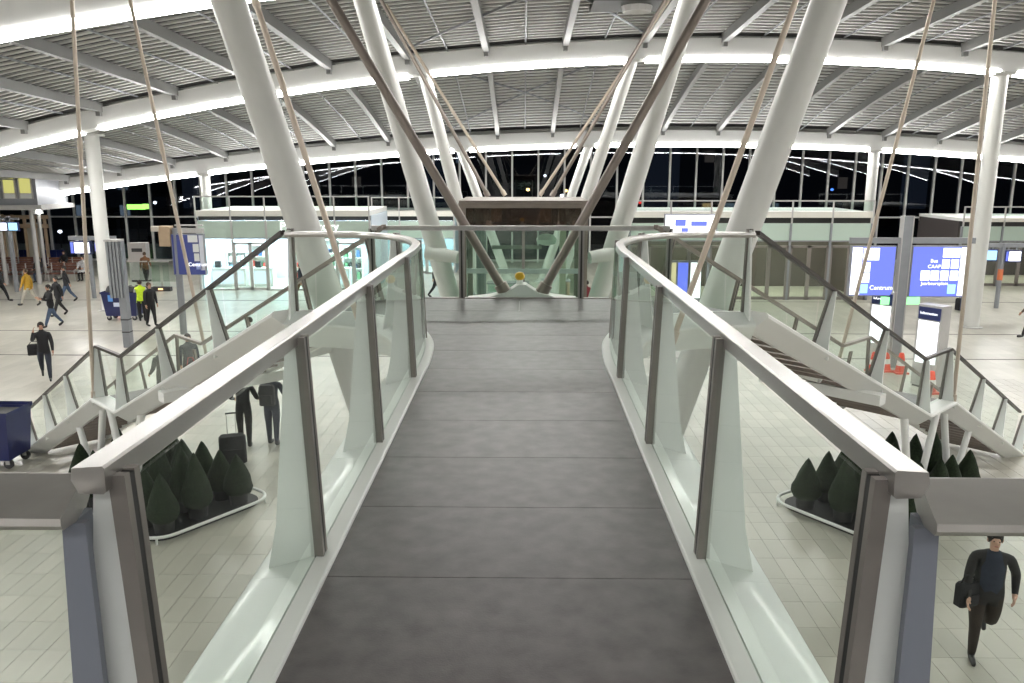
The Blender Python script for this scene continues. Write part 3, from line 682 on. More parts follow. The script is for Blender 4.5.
# ------------------------------------------------------------------ shops under the balconies
def zat(py, y, px=520): return at(px, py, y).z
def shop(px0, px1, Y, D, py_rail, py_slab0, py_slab1, py_band0, py_band1, label, light, wallc, dark=False, ndoor=2, mod=1.9):
    x0 = at(px0, 290, Y).x; x1 = at(px1, 290, Y).x
    zr = zat(py_rail, Y); s1 = zat(py_slab0, Y); s0 = zat(py_slab1, Y); b1 = zat(py_band0, Y); b0 = zat(py_band1, Y)
    t = thing('shop', ((x0 + x1) / 2, Y, 0), label, 'shop')
    MB().bx(x0, x1, Y - .1, Y + D, s0, s1).build('balcony_slab', WHITE, t)
    MB().bx(x0, x1, Y - .12, Y + .02, s0 - .02, s1 + .02).build('fascia', mat('fascia_cream', (.72, .70, .64), .5), t)
    MB().bx(x0, x1, Y + .25, Y + .5, b1, s0).build('shadow_strip', DARK, t)  # charcoal strip paints in the black shade under the slab
    MB().bx(x0, x1, Y - .03, Y + .03, b0 - .06, b0).build('head_rail', GREYM, t)
    n = max(2, round((x1 - x0) / mod)); W = (x1 - x0) / n
    for i in range(n):
        a = x0 + i * W
        MB().bx(a + .05, a + W - .05, Y - .01, Y + .01, b0, b1).build('sign_band', mat('sign_band_green', (.44, .54, .47), .3), t)
        if dark or i % 3 == 1:
            for q in (0, .5):
                d = MB(); aa = a + .05 + q * (W - .1); ww = (W - .1) / 2
                zt = b0 - .25
                for (u0, u1, v0, v1) in ((aa, aa + .09, 0, zt), (aa + ww - .09, aa + ww, 0, zt), (aa, aa + ww, zt - .1, zt), (aa, aa + ww, .02, .16)): d.bx(u0, u1, Y - .04, Y + .04, v0, v1)
                dd = d.build('door', GREYL if not dark else mat('door_bronze', (.2, .18, .165), .4, .4), t)
                MB().bx(aa + .09, aa + ww - .09, Y - .006, Y + .006, .16, zt - .1).build('pane', GLASSS, dd)
            MB().bx(a + .05, a + W - .05, Y - .008, Y + .008, b0 - .25, b0 - .06).build('pane', GLASSS, t)
        else:
            MB().bx(a + .05, a + W - .05, Y - .008, Y + .008, .08, b0 - .06).build('pane', GLASSS, t)
            MB().bx(a + .05, a + W - .05, Y - .03, Y + .03, 0, .08).build('sill', GREYL, t)
    for i in range(n + 1):
        a = x0 + i * W
        MB().bx(a - .05, a + .05, Y - .06, Y + .06, 0, b1).build('mullion', GREYL if not dark else GREYM, t)
        MB().bx(a - .035, a + .035, Y - .14, Y - .08, b1, zr).build('rail_post', GREYL, t)
        if i < n: MB().bx(a + .06, a + W - .06, Y - .115, Y - .1, s1 + .08, zr - .06).build('balcony_glass', GLASSS, t)
    MB().bx(x0, x1, Y - .15, Y - .07, zr - .06, zr).build('balcony_rail', GREYL, t)
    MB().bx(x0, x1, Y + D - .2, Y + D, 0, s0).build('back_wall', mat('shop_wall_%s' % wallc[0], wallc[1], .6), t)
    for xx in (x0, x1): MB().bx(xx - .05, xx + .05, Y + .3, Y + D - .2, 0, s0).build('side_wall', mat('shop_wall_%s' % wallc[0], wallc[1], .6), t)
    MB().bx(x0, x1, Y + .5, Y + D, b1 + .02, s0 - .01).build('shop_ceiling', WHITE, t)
    m = max(2, n)
    for i in range(m):
        a = x0 + (i + .5) * (x1 - x0) / m
        MB().bx(a - .6, a + .6, Y + 1.2, Y + D - 1.2, b1 - .06, b1 - .01).build('light_panel', light, t)
    return t, x0, x1, s1, zr, b0, b1
LS = shop(202, 372, 42.8, 5.5, 196, 211, 216, 221, 238, 'brightly lit glass shop with balcony on top, left of the lift', LSHOP, ('blue', (.62, .70, .78)))
t, x0, x1, s1, zr, b0, b1 = LS
q = at(279.5, 230.5, 42.6); lettering('Po', .62, (q.x, 42.66, q.z), emat('sign_glow', (1, 1, .97), 1.6), t); q = at(318, 230.5, 42.6); lettering('tory', .62, (q.x, 42.66, q.z), MATS['sign_glow'], t)
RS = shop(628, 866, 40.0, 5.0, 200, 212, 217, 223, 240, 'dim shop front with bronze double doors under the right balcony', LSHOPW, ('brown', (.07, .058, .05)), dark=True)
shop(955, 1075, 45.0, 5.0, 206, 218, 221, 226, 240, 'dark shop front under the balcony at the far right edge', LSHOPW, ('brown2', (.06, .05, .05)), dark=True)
shop(375, 455, 50.0, 4.0, 197, 211, 216, 221, 238, 'recessed shop behind the column left of the lift', LSHOP, ('teal', (.35, .45, .5)))
# goods inside the left shop
random.seed(3)
cols = [mat('goods_%d' % k, c, .5) for k, c in enumerate([(.7, .72, .75), (.6, .1, .08), (.1, .2, .5), (.75, .6, .2), (.15, .35, .2), (.05, .05, .06), (.8, .8, .8), (.3, .5, .7)])]
def shelf_unit(x, y, wd, h, label, n=4, boards=4, m=WHITE):
    t = thing('shelf_unit', (x, y, 0), label, 'shelf', 'shelves in the lit shop')
    for xx in (x - wd / 2, x + wd / 2): MB().bx(xx - .03, xx + .03, y - .2, y + .2, 0, h).build('side_panel', m, t)
    MB().bx(x - wd / 2, x + wd / 2, y + .17, y + .2, 0, h).build('back_panel', m, t)
    for k in range(boards):
        z = .1 + (h - .15) * k / (boards - 1); MB().bx(x - wd / 2, x + wd / 2, y - .2, y + .18, z - .02, z + .02).build('shelf', m, t)
        if k < boards - 1:
            for j in range(n):
                a = x - wd / 2 + .1 + (wd - .2) * j / n; hh = random.uniform(.2, .38)
                g = MB(); bw = (wd - .2) / n * .72
                g.bx(a, a + bw, y - .16, y + .1, z + .02, z + .02 + hh); g.bx(a + bw * .3, a + bw * .7, y - .08, y + .02, z + .02 + hh, z + .06 + hh); g.build('goods', random.choice(cols), t)
nm = ['beside the left end wall', 'second from the left end', 'behind the first doors', 'in the middle of the shop', 'behind the white lettering', 'beside the right end wall']
for k, px in enumerate((214, 236, 258, 300, 330, 352)): shelf_unit(at(px, 285, 46).x, 46.6, 1.1, [2.4, 1.7, 2.1, 2.2, 2.4, 2.0][k], 'white display shelf of goods ' + nm[k])
for k, (px, w_) in enumerate(((228, 1.9), (262, 1.2), (335, 1.6))):
    x = at(px, 285, 44.2).x; c = thing('counter', (x, 44.6, 0), ['long white lit counter near the shop window', 'narrow white counter beside the first doors', 'white counter behind the white lettering'][k], 'counter')
    MB().bx(x - w_ / 2, x + w_ / 2, 44.3, 44.9, 0, .95).build('body', WHITE, c); MB().bx(x - w_ / 2 - .05, x + w_ / 2 + .05, 44.25, 44.95, .95, 1.0).build('top', GLOSSW, c)
    MB().bx(x - w_ / 2 + .1, x + w_ / 2 - .1, 44.27, 44.3, .15, .85).build('lit_front', emat('counter_light', (.75, .85, 1), 1.1), c)
    MB().bx(x - w_ / 2 + .2, x - w_ / 2 + .5, 44.5, 44.7, 1.0, 1.35).build('till', DARK, c)
# departure board under the right balcony
Y = 38.0; a = at(664, 238, Y); b = at(718, 214, Y)
bd = thing('departure_board', (a.x, Y, 0), 'white and blue lit departure board under the right balcony', 'board')
MB().bx(a.x, b.x, Y, Y + .2, a.z, b.z).build('housing', GREYM, bd)
MB().bx(a.x + .05, b.x - .05, Y - .02, Y, a.z + .05, b.z - .05).build('white_panel', SCRW, bd)
for (u0, u1, v0, v1) in ((.2, .4, .5, .78), (.5, .8, .5, .7), (.32, .45, .1, .42), (.62, .9, .05, .18)):
    MB().bx(a.x + (b.x - a.x) * u0, a.x + (b.x - a.x) * u1, Y - .03, Y - .015, a.z + (b.z - a.z) * v0, a.z + (b.z - a.z) * v1).build('blue_panel', SCRB, bd)
for x in (a.x + .3, b.x - .3): MB().bx(x - .05, x + .05, Y + .05, Y + .15, 0, a.z).build('post', GREYM, bd)
for k, px in enumerate((672, 684, 697)):     # lit posters below
    x = at(px, 270, 39).x; p = thing('poster_stand', (x, 39.3, 0), ['narrow lit poster stand, left of three under the departure board', 'lit poster stand in the middle under the departure board', 'lit poster stand, right of three under the departure board'][k], 'poster')
    MB().bx(x - .28, x + .28, 39.25, 39.35, .1, 2.0).build('frame', GREYM, p); MB().bx(x - .24, x + .24, 39.23, 39.25, .2, 1.9).build('sheet', [LSHOPW, SCRB, SCRW][k] if k else emat('poster_warm', (.8, .7, .4), .7), p); MB().bx(x - .3, x + .3, 39.1, 39.5, 0, .1).build('foot', GREYM, p)
# things behind the lift on the floor
for k, (px, py, y, w_, h_, m) in enumerate(((488, 296, 34, 1.4, 1.1, GREYL), (508, 292, 36, 1.8, 1.3, mat('pale_green_case', (.4, .5, .45), .4)), (556, 292, 36, 1.2, 1.4, BEIGE), (572, 288, 37, .9, 1.7, mat('cream_case', (.62, .58, .48), .5)))):
    x = at(px, py, y).x; c = thing('display_case', (x, y, 0), ['low grey display case', 'wide pale green display case', 'tan display case', 'tall cream display case'][k] + ' on the floor behind the lift', 'display case')
    MB().bx(x - w_ / 2, x + w_ / 2, y, y + .7, .08, h_).build('body', m, c); MB().bx(x - w_ / 2 - .04, x + w_ / 2 + .04, y - .04, y + .74, h_, h_ + .05).build('top', GREYM, c); MB().bx(x - w_ / 2 + .05, x + w_ / 2 - .05, y + .05, y + .65, 0, .08).build('plinth', DARK, c)
    MB().bx(x - w_ / 2 + .1, x + w_ / 2 - .1, y - .015, y, h_ * .45, h_ - .1).build('pane', GLASSS, c)

# ------------------------------------------------------------------ upper cabin, frame end, hoarding on the far left
Y = 44.0; a = at(-40, 205, Y); b = at(33, 163, Y)
cb = thing('upper_cabin', ((a.x + b.x) / 2, Y, 0), 'grey upper office with yellow lit windows in the far left corner', 'office')
MB().bx(a.x, b.x, Y, Y + 3, a.z, b.z + .6).build('body', GREYM, cb)
for (p0, p1) in ((2, 12.5), (18, 29), (-14, -4)):
    u = at(p0, 170, Y).x; v_ = at(p1, 170, Y).x; z0 = zat(193, Y, 10); z1 = zat(173, Y, 10)
    f = MB(); f.bx(u - .08, v_ + .08, Y - .06, Y, z0 - .3, z1 + .1); f = f.build('window', GREYL, cb)
    MB().bx(u, v_, Y - .08, Y - .06, z0, z1).build('pane', WINY, f); MB().bx(u, v_, Y - .08, Y - .06, z0 - .28, z0 - .04).build('panel', WHITE, f)
MB().bx(a.x, b.x + .3, Y - .25, Y + 3, a.z - .25, a.z).build('ledge', GREYL, cb)
for px in (-8, 26): x = at(px, 215, Y + .5).x; MB().tube([(x, Y + 1, 0), (x, Y + 1, a.z - .25)], .12, 10).build('post', GREYL, cb)
x = at(39, 200, YC).x; e = thing('beam_end_frame', (x, YC, 0), 'white lit end frame dropping from the farthest beam at far left', 'frame')
MB().bx(x - .25, x, YC - .3, YC + .3, zat(214, YC, 39), zC(x) - .2).build('drop', BEAMW, e); MB().bx(x, x + .22, YC - .34, YC - .3, zat(213, YC, 39), zat(190, YC, 39)).build('light_strip', LSTRIP, e)
MB().tube([(x - .12, YC, 0), (x - .12, YC, zat(214, YC, 39))], .1, 10).build('post', GREYL, e)
Y = 52.5; a = at(16, 259, Y); b = at(64, 250, Y); h = thing('hoarding', ((a.x + b.x) / 2, Y, 0), 'long blue hoarding behind the brown benches', 'hoarding')
n = 6
for k in range(n): u = a.x + (b.x - a.x) * k / n; MB().bx(u + .02, u + (b.x - a.x) / n - .02, Y, Y + .05, .1, b.z).build('panel', BLUE, h); MB().bx(u - .04, u + .04, Y + .05, Y + .13, 0, b.z).build('post', GREYM, h)
Y = 51.0
sc = thing('scaffold_stall', (at(22, 250, Y).x, Y, 0), 'tan timber stall with open frames beside the far left windows', 'stall')
for px in (4, 14, 26, 36, 46): x = at(px, 240, Y).x; MB().bx(x - .07, x + .07, Y, Y + .15, 0, zat(214 + px * .05, Y, px)).build('post', BEIGE, sc)
for py in (217, 226): a = at(0, py, Y); b = at(48, py, Y); MB().bx(a.x, b.x, Y - .03, Y + .05, a.z - .12, a.z + .12).build('board', BEIGE, sc)
for px in (8, 32): x = at(px, 240, Y).x; MB().bx(x - .5, x + .5, Y + .1, Y + .14, .8, 3.0).build('panel', mat('stall_panel', (.42, .40, .33), .5), sc)

# benches
def bench(px0, px1, py, Y, tilt, label):
    x0 = at(px0, py, Y).x; x1 = at(px1, py, Y).x; c = V(((x0 + x1) / 2, Y, 0)); L = x1 - x0
    t = thing('bench', c, label, 'bench', 'long brown benches'); t.rotation_euler.z = tilt
    def loc(name, mb, m):
        o = mb.build(name, m, None); o.parent = t; return o
    for k in range(4): loc('seat_slat', MB().bx(-L / 2, L / 2, -.28 + k * .14, -.17 + k * .14, .40, .46), WOOD)
    for k in range(3): loc('back_slat', MB().bx(-L / 2, L / 2, .28, .33, .56 + k * .15, .69 + k * .15), WOOD)
    for q in (-1, -.33, .33, 1):
        x = q * (L / 2 - .1); f = MB(); f.bx(x - .03, x + .03, -.28, .3, .34, .40); f.bx(x - .03, x + .03, .26, .36, 0, 1.0); f.bx(x - .03, x + .03, -.28, -.2, 0, .62); f.bx(x - .03, x + .03, -.28, .3, .6, .64); loc('leg_frame', f, GREYL)
bench(-14, 33, 268, 49.5, .14, 'brown bench in the back row, leftmost by the frame edge')
bench(-10, 42, 276, 46.0, .20, 'brown bench in the front row, leftmost by the frame edge')
bench(46, 84, 266, 49.5, .10, 'brown bench in the back row before the blue hoarding')
bench(50, 90, 275, 46.5, .14, 'brown bench in the front row behind the walking pedestrians')

# ------------------------------------------------------------------ signs and screens
def lit_map(px0, py0, px1, py1, Y, t, tiles_, texts, dim=False, strip='r', name='map_screen'):
    a = at(px0, py1, Y); b = at(px1, py0, Y); W = b.x - a.x; H = b.z - a.z
    bx_ = MB().bx(a.x, b.x, Y, Y + .18, a.z, b.z).build('lightbox', GREYM, t)
    MB().bx(a.x + .03, b.x - .03, Y - .012, Y, a.z + .03, b.z - .03).build('blue_face', SCRBD if dim else SCRB, bx_)
    for (u0, v0, u1, v1, m) in tiles_: MB().bx(a.x + W * u0, a.x + W * u1, Y - .022, Y - .012, a.z + H * v0, a.z + H * v1).build('pictogram', m, bx_)
    for (u, v_, s_, tx) in texts: 
        me = text_mesh(tx, s_, .002); me.materials.clear(); me.materials.append(SCRW)
        o = bpy.data.objects.new('lettering', me); COL.objects.link(o); o.parent = bx_; o.location = V((a.x + W * u, Y - .02, a.z + H * v_)) - wloc(bx_); o.rotation_euler = (math.pi / 2, 0, 0)
    return bx_
Y = 25.8; bp = on(893, 367)
sg = thing('map_sign', (bp.x, bp.y, 0), 'tall grey post carrying two blue lit map screens on the right', 'sign'); Y = bp.y
tp = at(910, 216, Y)
MB().bx(bp.x - .14, bp.x + .14, Y - .1, Y + .1, 0, tp.z).build('post', GREYM, sg)
MB().bx(bp.x - .17, bp.x - .14, Y - .12, Y + .12, .0, tp.z).build('post_flange', GREYL, sg); MB().bx(bp.x + .14, bp.x + .17, Y - .12, Y + .12, .0, tp.z).build('post_flange', GREYL, sg)
zb_ = zat(240, Y); MB().bx(at(850, 240, Y).x, at(975, 240, Y).x, Y - .06, Y + .06, zb_ - .09, zb_ + .09).build('arm', GREYM, sg)
lit_map(848, 246, 897, 296, Y - .05, sg, [(.02, .03, .24, .97, SCRW), (.27, .72, .62, .96, SCRW), (.26, .48, .44, .68, SCRW), (.26, .27, .44, .46, SCRW), (.26, .06, .42, .24, SCRC)], [(.46, .13, .2, 'Centrum')])
lit_map(908, 246, 970, 297, Y - .05, sg, [(.86, .03, .98, .97, SCRW), (.54, .78, .84, .96, SCRW), (.54, .56, .67, .74, SCRW), (.70, .56, .83, .74, SCRW), (.18, .33, .34, .52, SCRW), (.36, .33, .5, .52, SCRW), (.53, .33, .67, .52, SCRW), (.70, .33, .84, .52, SCRW), (.68, .07, .82, .25, SCRC)], [(.33, .68, .16, 'Bus'), (.29, .57, .16, 'CAAP'), (.2, .24, .15, 'Jaarbeursplein')])
for px in (888, 912): a = at(px, 300, Y); MB().bx(a.x - .22, a.x + .22, Y - .06, Y + .04, a.z - .14, a.z + .1).build('exit_sign', SCRG, sg)
def kiosk(px, py, Y, w_, d_, h_, rz, label, word):
    p = on(px, py); t = thing('info_kiosk', (p.x, p.y, 0), label, 'kiosk', 'information pillars'); t.rotation_euler.z = rz
    def loc(name, mb, m): o = mb.build(name, m, None); o.parent = t; return o
    loc('body', MB().bx(-w_ / 2, w_ / 2, 0, d_, .06, h_), GREYL); loc('plinth', MB().bx(-w_ / 2 + .03, w_ / 2 - .03, .03, d_ - .03, 0, .06), DARK)
    loc('header', MB().bx(-w_ / 2 + .04, w_ / 2 - .04, -.015, 0, h_ - .42, h_ - .06), BLUE)
    loc('lit_sheet', MB().bx(-w_ / 2 + .07, w_ / 2 - .07, -.015, 0, .75, h_ - .46), SCRW)
    me = text_mesh(word, .11, .002); me.materials.clear(); me.materials.append(SCRW)
    o = bpy.data.objects.new('lettering', me); COL.objects.link(o); o.parent = t; o.location = (-w_ / 2 + .09, -.02, h_ - .27); o.rotation_euler = (math.pi / 2, 0, 0)
kiosk(922, 388, 23, .74, .45, 2.45, -.98, 'grey information pillar with white lit sheet, in front of the map screens', 'Information')
kiosk(876, 366, 26, .74, .5, 2.45, -.85, 'grey information pillar with white lit sheet, behind the stair rail under the left map', 'Information')
def cone(px, py, label):
    p = on(px, py); t = thing('traffic_cone', (p.x, p.y, 0), label, 'traffic cone', 'red and white cones')
    MB().bx(p.x - .2, p.x + .2, p.y - .2, p.y + .2, 0, .05).build('base', RED, t)
    MB().lathe((p.x, p.y, .05), [(.16, 0), (.13, .2)], 12).build('lower_band', RED, t, smooth=40); MB().lathe((p.x, p.y, .25), [(.13, 0), (.11, .16)], 12).build('white_band', WHITE, t, smooth=40); MB().lathe((p.x, p.y, .41), [(.11, 0), (.07, .22), (.05, .24)], 12).build('upper_band', RED, t, smooth=40)
cone(885, 371, 'red and white traffic cone left of the map post'); cone(900, 373, 'red and white traffic cone right of the map post'); cone(930, 393, 'red traffic cone in front of the nearer information pillar')
cone(873, 372, 'red and white traffic cone beside the farther information pillar')
def screen_post(px, py, py_top, arms, label, Yoff=0, band=None):
    p = on(px, py); Y = p.y; t = thing('screen_post', (p.x, Y, 0), label, 'sign'); zt = zat(py_top, Y, px)
    MB().tube([(p.x, Y, 0), (p.x, Y, zt)], .1, 10).build('post', GREYM, t, smooth=50)
    x0 = min(at(a[0], 240, Y).x for a in arms) - .15; x1 = max(at(a[2], 240, Y).x for a in arms) + .15
    MB().bx(min(x0, p.x), max(x1, p.x), Y - .06, Y + .06, zt - .2, zt).build('arm', GREYM, t)
    if band: MB().lathe((p.x, Y, band), [(.115, 0), (.115, .5)], 10).build('orange_band', mat('orange_band', (.6, .16, .06), .5), t)
    for (a0, b0_, a1, b1_, m) in arms:
        A = at(a0, b1_, Y); B = at(a1, b0_, Y); bx_ = MB().bx(A.x, B.x, Y - .12, Y + .12, A.z, B.z).build('display', BLUE, t)
        MB().bx(A.x + (B.x - A.x) * .22, B.x - .05, Y - .135, Y - .12, A.z + .06, B.z - .06).build('screen', m, bx_)
        MB().bx(A.x + .04, A.x + (B.x - A.x) * .16, Y - .135, Y - .12, A.z + .06, B.z - .06).build('screen', SCRB, bx_)
        for q in (.25, .75): x = A.x + (B.x - A.x) * q; MB().bx(x - .03, x + .03, Y - .03, Y + .03, B.z, zt - .1).build('hanger', GREYM, bx_)
screen_post(94.5, 298, 236, [(72, 241, 91, 254, SCRW), (96, 242, 113, 252, SCRC)], 'grey post with hanging departure screens before the benches')
screen_post(996, 308, 243, [(979, 249, 997, 261, SCRC), (1003, 250, 1021, 262, SCRW)], 'grey post with hanging departure screens at the far right', band=1.3)
p = at(8, 226, 42); t = thing('hanging_screens', (p.x, 42, 0), 'pair of lit screens on a post at the left frame edge', 'screen')
MB().bx(p.x - .08, p.x + .08, 42, 42.16, 0, p.z + .5).build('post', GREYM, t)
for (u, v_, m) in ((0, 7.5, SCRW), (9, 18, SCRC)):
    a = at(u, 231, 41.9); b = at(v_, 222, 41.9); o = MB().bx(a.x, b.x, 41.85, 42.0, a.z, b.z).build('display', BLUE, t); MB().bx(a.x + .04, b.x - .04, 41.83, 41.85, a.z + .04, b.z - .04).build('screen', m, o)
MB().bx(at(-1, 226, 42).x, at(19, 226, 42).x, 42.0, 42.1, p.z + .3, p.z + .42).build('arm', GREYM, t)
# ribbed sign seen from the side
p = on(129, 347); Y = p.y; t = thing('ribbed_sign', (p.x, Y, 0), 'grey ribbed sign panel on a post, standing edge-on behind the blue cart', 'sign')
MB().bx(p.x - .13, p.x + .13, Y - .13, Y + .13, 0, zat(240, Y, 118)).build('post', GREYM, t)
for k in range(4):
    x = p.x - .30 + k * .105; MB().bx(x - .042, x + .042, Y - .3 + .03 * k, Y - .12, zat(297, Y, 125), zat(241, Y, 120)).build('rib', GREYM, t)
MB().bx(p.x - .37, p.x + .14, Y - .34, Y + .1, zat(241, Y, 120), zat(241, Y, 120) + .07).build('cap', GREYL, t)
for z in (.55, 1.0): MB().bx(p.x - .135, p.x + .135, Y - .14, Y + .14, z, z + .04).build('band', DARK, t)
# blue sign with pictograms
p = on(184, 334); Y = p.y; t = thing('blue_sign', (p.x, Y, 0), 'dark blue sign with white pictograms hung on a leaning grey post at left', 'sign')
a = at(166, 228, Y); MB().tube([(p.x, Y, 0), (p.x, Y, a.z)], .13, 10).build('post', GREYM, t, smooth=50)
b = at(203, 228, Y); MB().bx(p.x, b.x, Y - .08, Y + .08, zat(233, Y, 185) , zat(228, Y, 185)).build('arm', GREYL, t); MB().bx(p.x, b.x, Y - .06, Y + .06, zat(226, Y, 185), zat(224.5, Y, 185)).build('arm', GREYL, t)
lit_map(174, 234, 203, 275, Y - .1, t, [(.86, .12, .99, .97, mat('sign_white', (.7, .72, .8), .5)), (.52, .8, .82, .97, WHITE), (.66, .56, .84, .76, WHITE), (.68, .34, .84, .53, WHITE), (.72, .14, .9, .3, mat('sign_lilac', (.4, .48, .8), .5))], [(.48, .22, .2, 'Centrum')], dim=True)
a = at(164, 236, Y); MB().bx(a.x - .12, a.x + .3, Y - .2, Y + .2, zat(246, Y, 165), zat(226, Y, 165)).build('cable_box', BEIGE, t); MB().bx(a.x - .35, a.x - .08, Y - .3, Y, zat(231, Y, 160), zat(226, Y, 160)).build('floodlight', mat('cream_lamp', (.6, .55, .48), .5), t)
for k, (px, py, y) in enumerate(((76, 230, 40), (112, 230, 40))): 
    pass
# glass escalator barriers with floor lights
for k, (px0, px1) in enumerate(((128, 149), (152, 171))):
    Y = 42.5; a = at(px0, 285, Y); b = at(px1, 285, Y); z1 = zat(261, Y, 150)
    e = thing('glass_barrier', ((a.x + b.x) / 2, Y, 0), ['glass escalator barrier left of the person in brown', 'glass escalator barrier right of the person in brown'][k], 'barrier')
    MB().bx(a.x, b.x, Y - .15, Y + .15, 0, .22).build('base', DARK, e); MB().bx(a.x + .05, b.x - .05, Y - .01, Y + .01, .22, z1 - .05).build('glass_panel', GLASSS, e)
    MB().bx(a.x, b.x, Y - .05, Y + .05, z1 - .05, z1).build('handrail', GREYL, e)
    m = (a.x + b.x) / 2; MB().bx(m - .12, m + .12, Y - .17, Y - .15, .08, .16).build('floor_light', emat('amber_light', (1, .6, .25), 2), e)
    MB().bx(a.x, b.x, Y + 1.4, Y + 1.42, .3, 1.2).build('glass_panel', GLASSS, e); MB().bx(a.x, b.x, Y + 1.38, Y + 1.44, 0, .3).build('skirt', WHITE, e)
p = at(138, 262, 46); t = thing('ticket_machine', (p.x, 46, 0), 'pale grey ticket machine behind the ribbed sign', 'ticket machine'); MB().bx(p.x - .5, p.x + .5, 46, 46.5, .1, 2.2).build('body', GREYL, t); MB().bx(p.x - .3, p.x + .3, 45.98, 46, 1.7, 1.9).build('slot', DARK, t); MB().bx(p.x - .45, p.x + .45, 46.02, 46.48, 0, .1).build('plinth', DARK, t)
p = on(113, 292); t = thing('signal_post', (p.x, p.y, 0), 'thin post with a red signal lamp behind the blue cart', 'signal'); z = zat(261.5, p.y, 111); MB().tube([(p.x, p.y, 0), (p.x, p.y, z)], .07, 8).build('post', GREYL, t); MB().bx(p.x - .2, p.x + .2, p.y - .12, p.y, z - .15, z + .2).build('lamp', LAMPR, t)
# blue wheeled containers
def cart(px, py, L, W, H, rz, label, bags=False):
    p = on(px, py); t = thing('waste_cart', (p.x, p.y + W / 2, 0), label, 'cart', 'blue wheeled carts'); t.rotation_euler.z = rz
    def loc(name, mb, m, pa=None): o = mb.build(name, m, None, smooth=35); o.parent = pa or t; return o
    b = MB(); vs = []
    for z, k in ((.2, .84), (.26, .86), (H - .08, 1.0), (H - .08, 1.05), (H, 1.05)): vs.append((z, k))
    for (z, k) in vs: b.v += [V((x * L / 2 * k, y * W / 2 * k, z)) for x, y in ((-1, -1), (1, -1), (1, 1), (-1, 1))]
    for i in range(len(vs) - 1):
        for q in range(4): b.f.append((i * 4 + q, i * 4 + (q + 1) % 4, i * 4 + 4 + (q + 1) % 4, i * 4 + 4 + q)); b.mi.append(0)
    b.f.append((3, 2, 1, 0)); b.mi.append(0); loc('tub', b, BLUEP)
    loc('contents', MB().bx(-L / 2 * .92, L / 2 * .92, -W / 2 * .92, W / 2 * .92, H - .25, H - .12), DARK)
    for (x, y) in ((-1, -1), (1, -1), (1, 1), (-1, 1)):
        w_ = MB(); c = V((x * L * .36, y * W * .33, .1)); w_.tube([c + V((0, -.03, 0)), c + V((0, .03, 0))], .1, 12); o = loc('wheel', w_, DARK); loc('fork', MB().bx(c.x - .04, c.x + .04, c.y - .05, c.y + .05, .1, .22), GREYL, o)
    for x in (-.24, .24): loc('sticker', MB().bx(x * L - .1, x * L + .1, -W / 2 * 1.0 - .012, -W / 2 * .97, H * .68, H * .9), mat('sticker_blue', (.1, .3, .75), .4))
    loc('sticker', MB().bx(-.2 * L + .05, -.2 * L + .35, -W / 2 * .97 - .012, -W / 2 * .93, H * .5, H * .64), mat('sticker_white', (.6, .65, .8), .4))
    if bags:
        for k, (x, y, m) in enumerate(((-.5, 0, DARK), (-.28, .05, mat('pink_paper', (.75, .5, .5), .6)), (.35, 0, DARK), (.6, .05, BLACK))): loc('rubbish', MB().lathe((x, y, H - .15), [(.16, 0), (.22, .15), (.14, .34 if k != 1 else .5), (.03, .4 if k != 1 else .62)], 7), m)
cart(121, 321, 1.5, .8, 1.22, .0, 'blue wheeled rubbish cart with two light blue stickers, pushed by cleaners', True)
cart(-14, 471, 1.15, .9, 1.28, .0, 'blue wheeled container cut by the left frame edge')

# ------------------------------------------------------------------ planters
def planter(s):
    nm = 'left' if s < 0 else 'right'
    ax = V((s * .82, .57, 0)); bx_ = V((-s * .57, .82, 0))
    c = V((s * 6.85, 14.75, 0)); A, B, R = 1.7, 1.25, .42
    pts = []
    for (u, v_) in ((1, 1), (-1, 1), (-1, -1), (1, -1)):
        a0 = {(1, 1): 0, (-1, 1): 90, (-1, -1): 180, (1, -1): 270}[(u, v_)]
        for k in range(7):
            an = math.radians(a0 + 15 * k); pts.append(c + ax * (u * (A - R) + R * math.cos(an)) + bx_ * (v_ * (B - R) + R * math.sin(an)))
    t = thing('planter_tray', c, 'low dark planter tray with a white tube rim under the %s stair' % nm, 'planter')
    MB().prism([c + (p - c) * .93 + V((0, 0, .01)) for p in pts], (0, 0, .05)).build('tray', SHEET, t)
    MB().tube([p + V((0, 0, .13)) for p in pts + [pts[0], pts[1]]], .03, 8, cap=False).build('rim_tube', WHITE, t, smooth=50)
    for k in (3, 10, 17, 24): MB().tube([pts[k] + V((0, 0, .0)), pts[k] + V((0, 0, .13))], .02, 6).build('rim_foot', WHITE, t)
    return t, c, ax, bx_
random.seed(11)
def topiary_mesh(seed, h):
    rnd = random.Random(seed); m = MB(); n = 14; prof = [(.15, 0), (.24, .06), (.28, .16), (.275, .3), (.235, .45), (.18, .62), (.115, .80), (.05, .95), (.008, 1.02)]
    vs = []; fs = []
    for (r, z) in prof:
        for k in range(n): rr = r * (1 + rnd.uniform(-.07, .07)); rr *= .95; vs.append((rr * math.cos(2 * math.pi * k / n), rr * math.sin(2 * math.pi * k / n), (.2 + z * h + rnd.uniform(-.01, .01))))
    for i in range(len(prof) - 1):
        for k in range(n): fs.append((i * n + k, i * n + (k + 1) % n, (i + 1) * n + (k + 1) % n, (i + 1) * n + k))
    fs.append(tuple((len(prof) - 1) * n + k for k in range(n))); fs.append(tuple(range(n))[::-1])
    return m.add(vs, fs).mesh('foliage', LEAF, smooth=60)
TM = [topiary_mesh(k, h) for k, h in enumerate((.88, 1.02, .78))]
PM = MB().lathe((0, 0, 0), [(.12, 0), (.16, .02), (.185, .24), (.17, .25), (.15, .22)], 12).mesh('pot', mat('dark_pot', (.02, .02, .022), .5, var=.2), smooth=40)
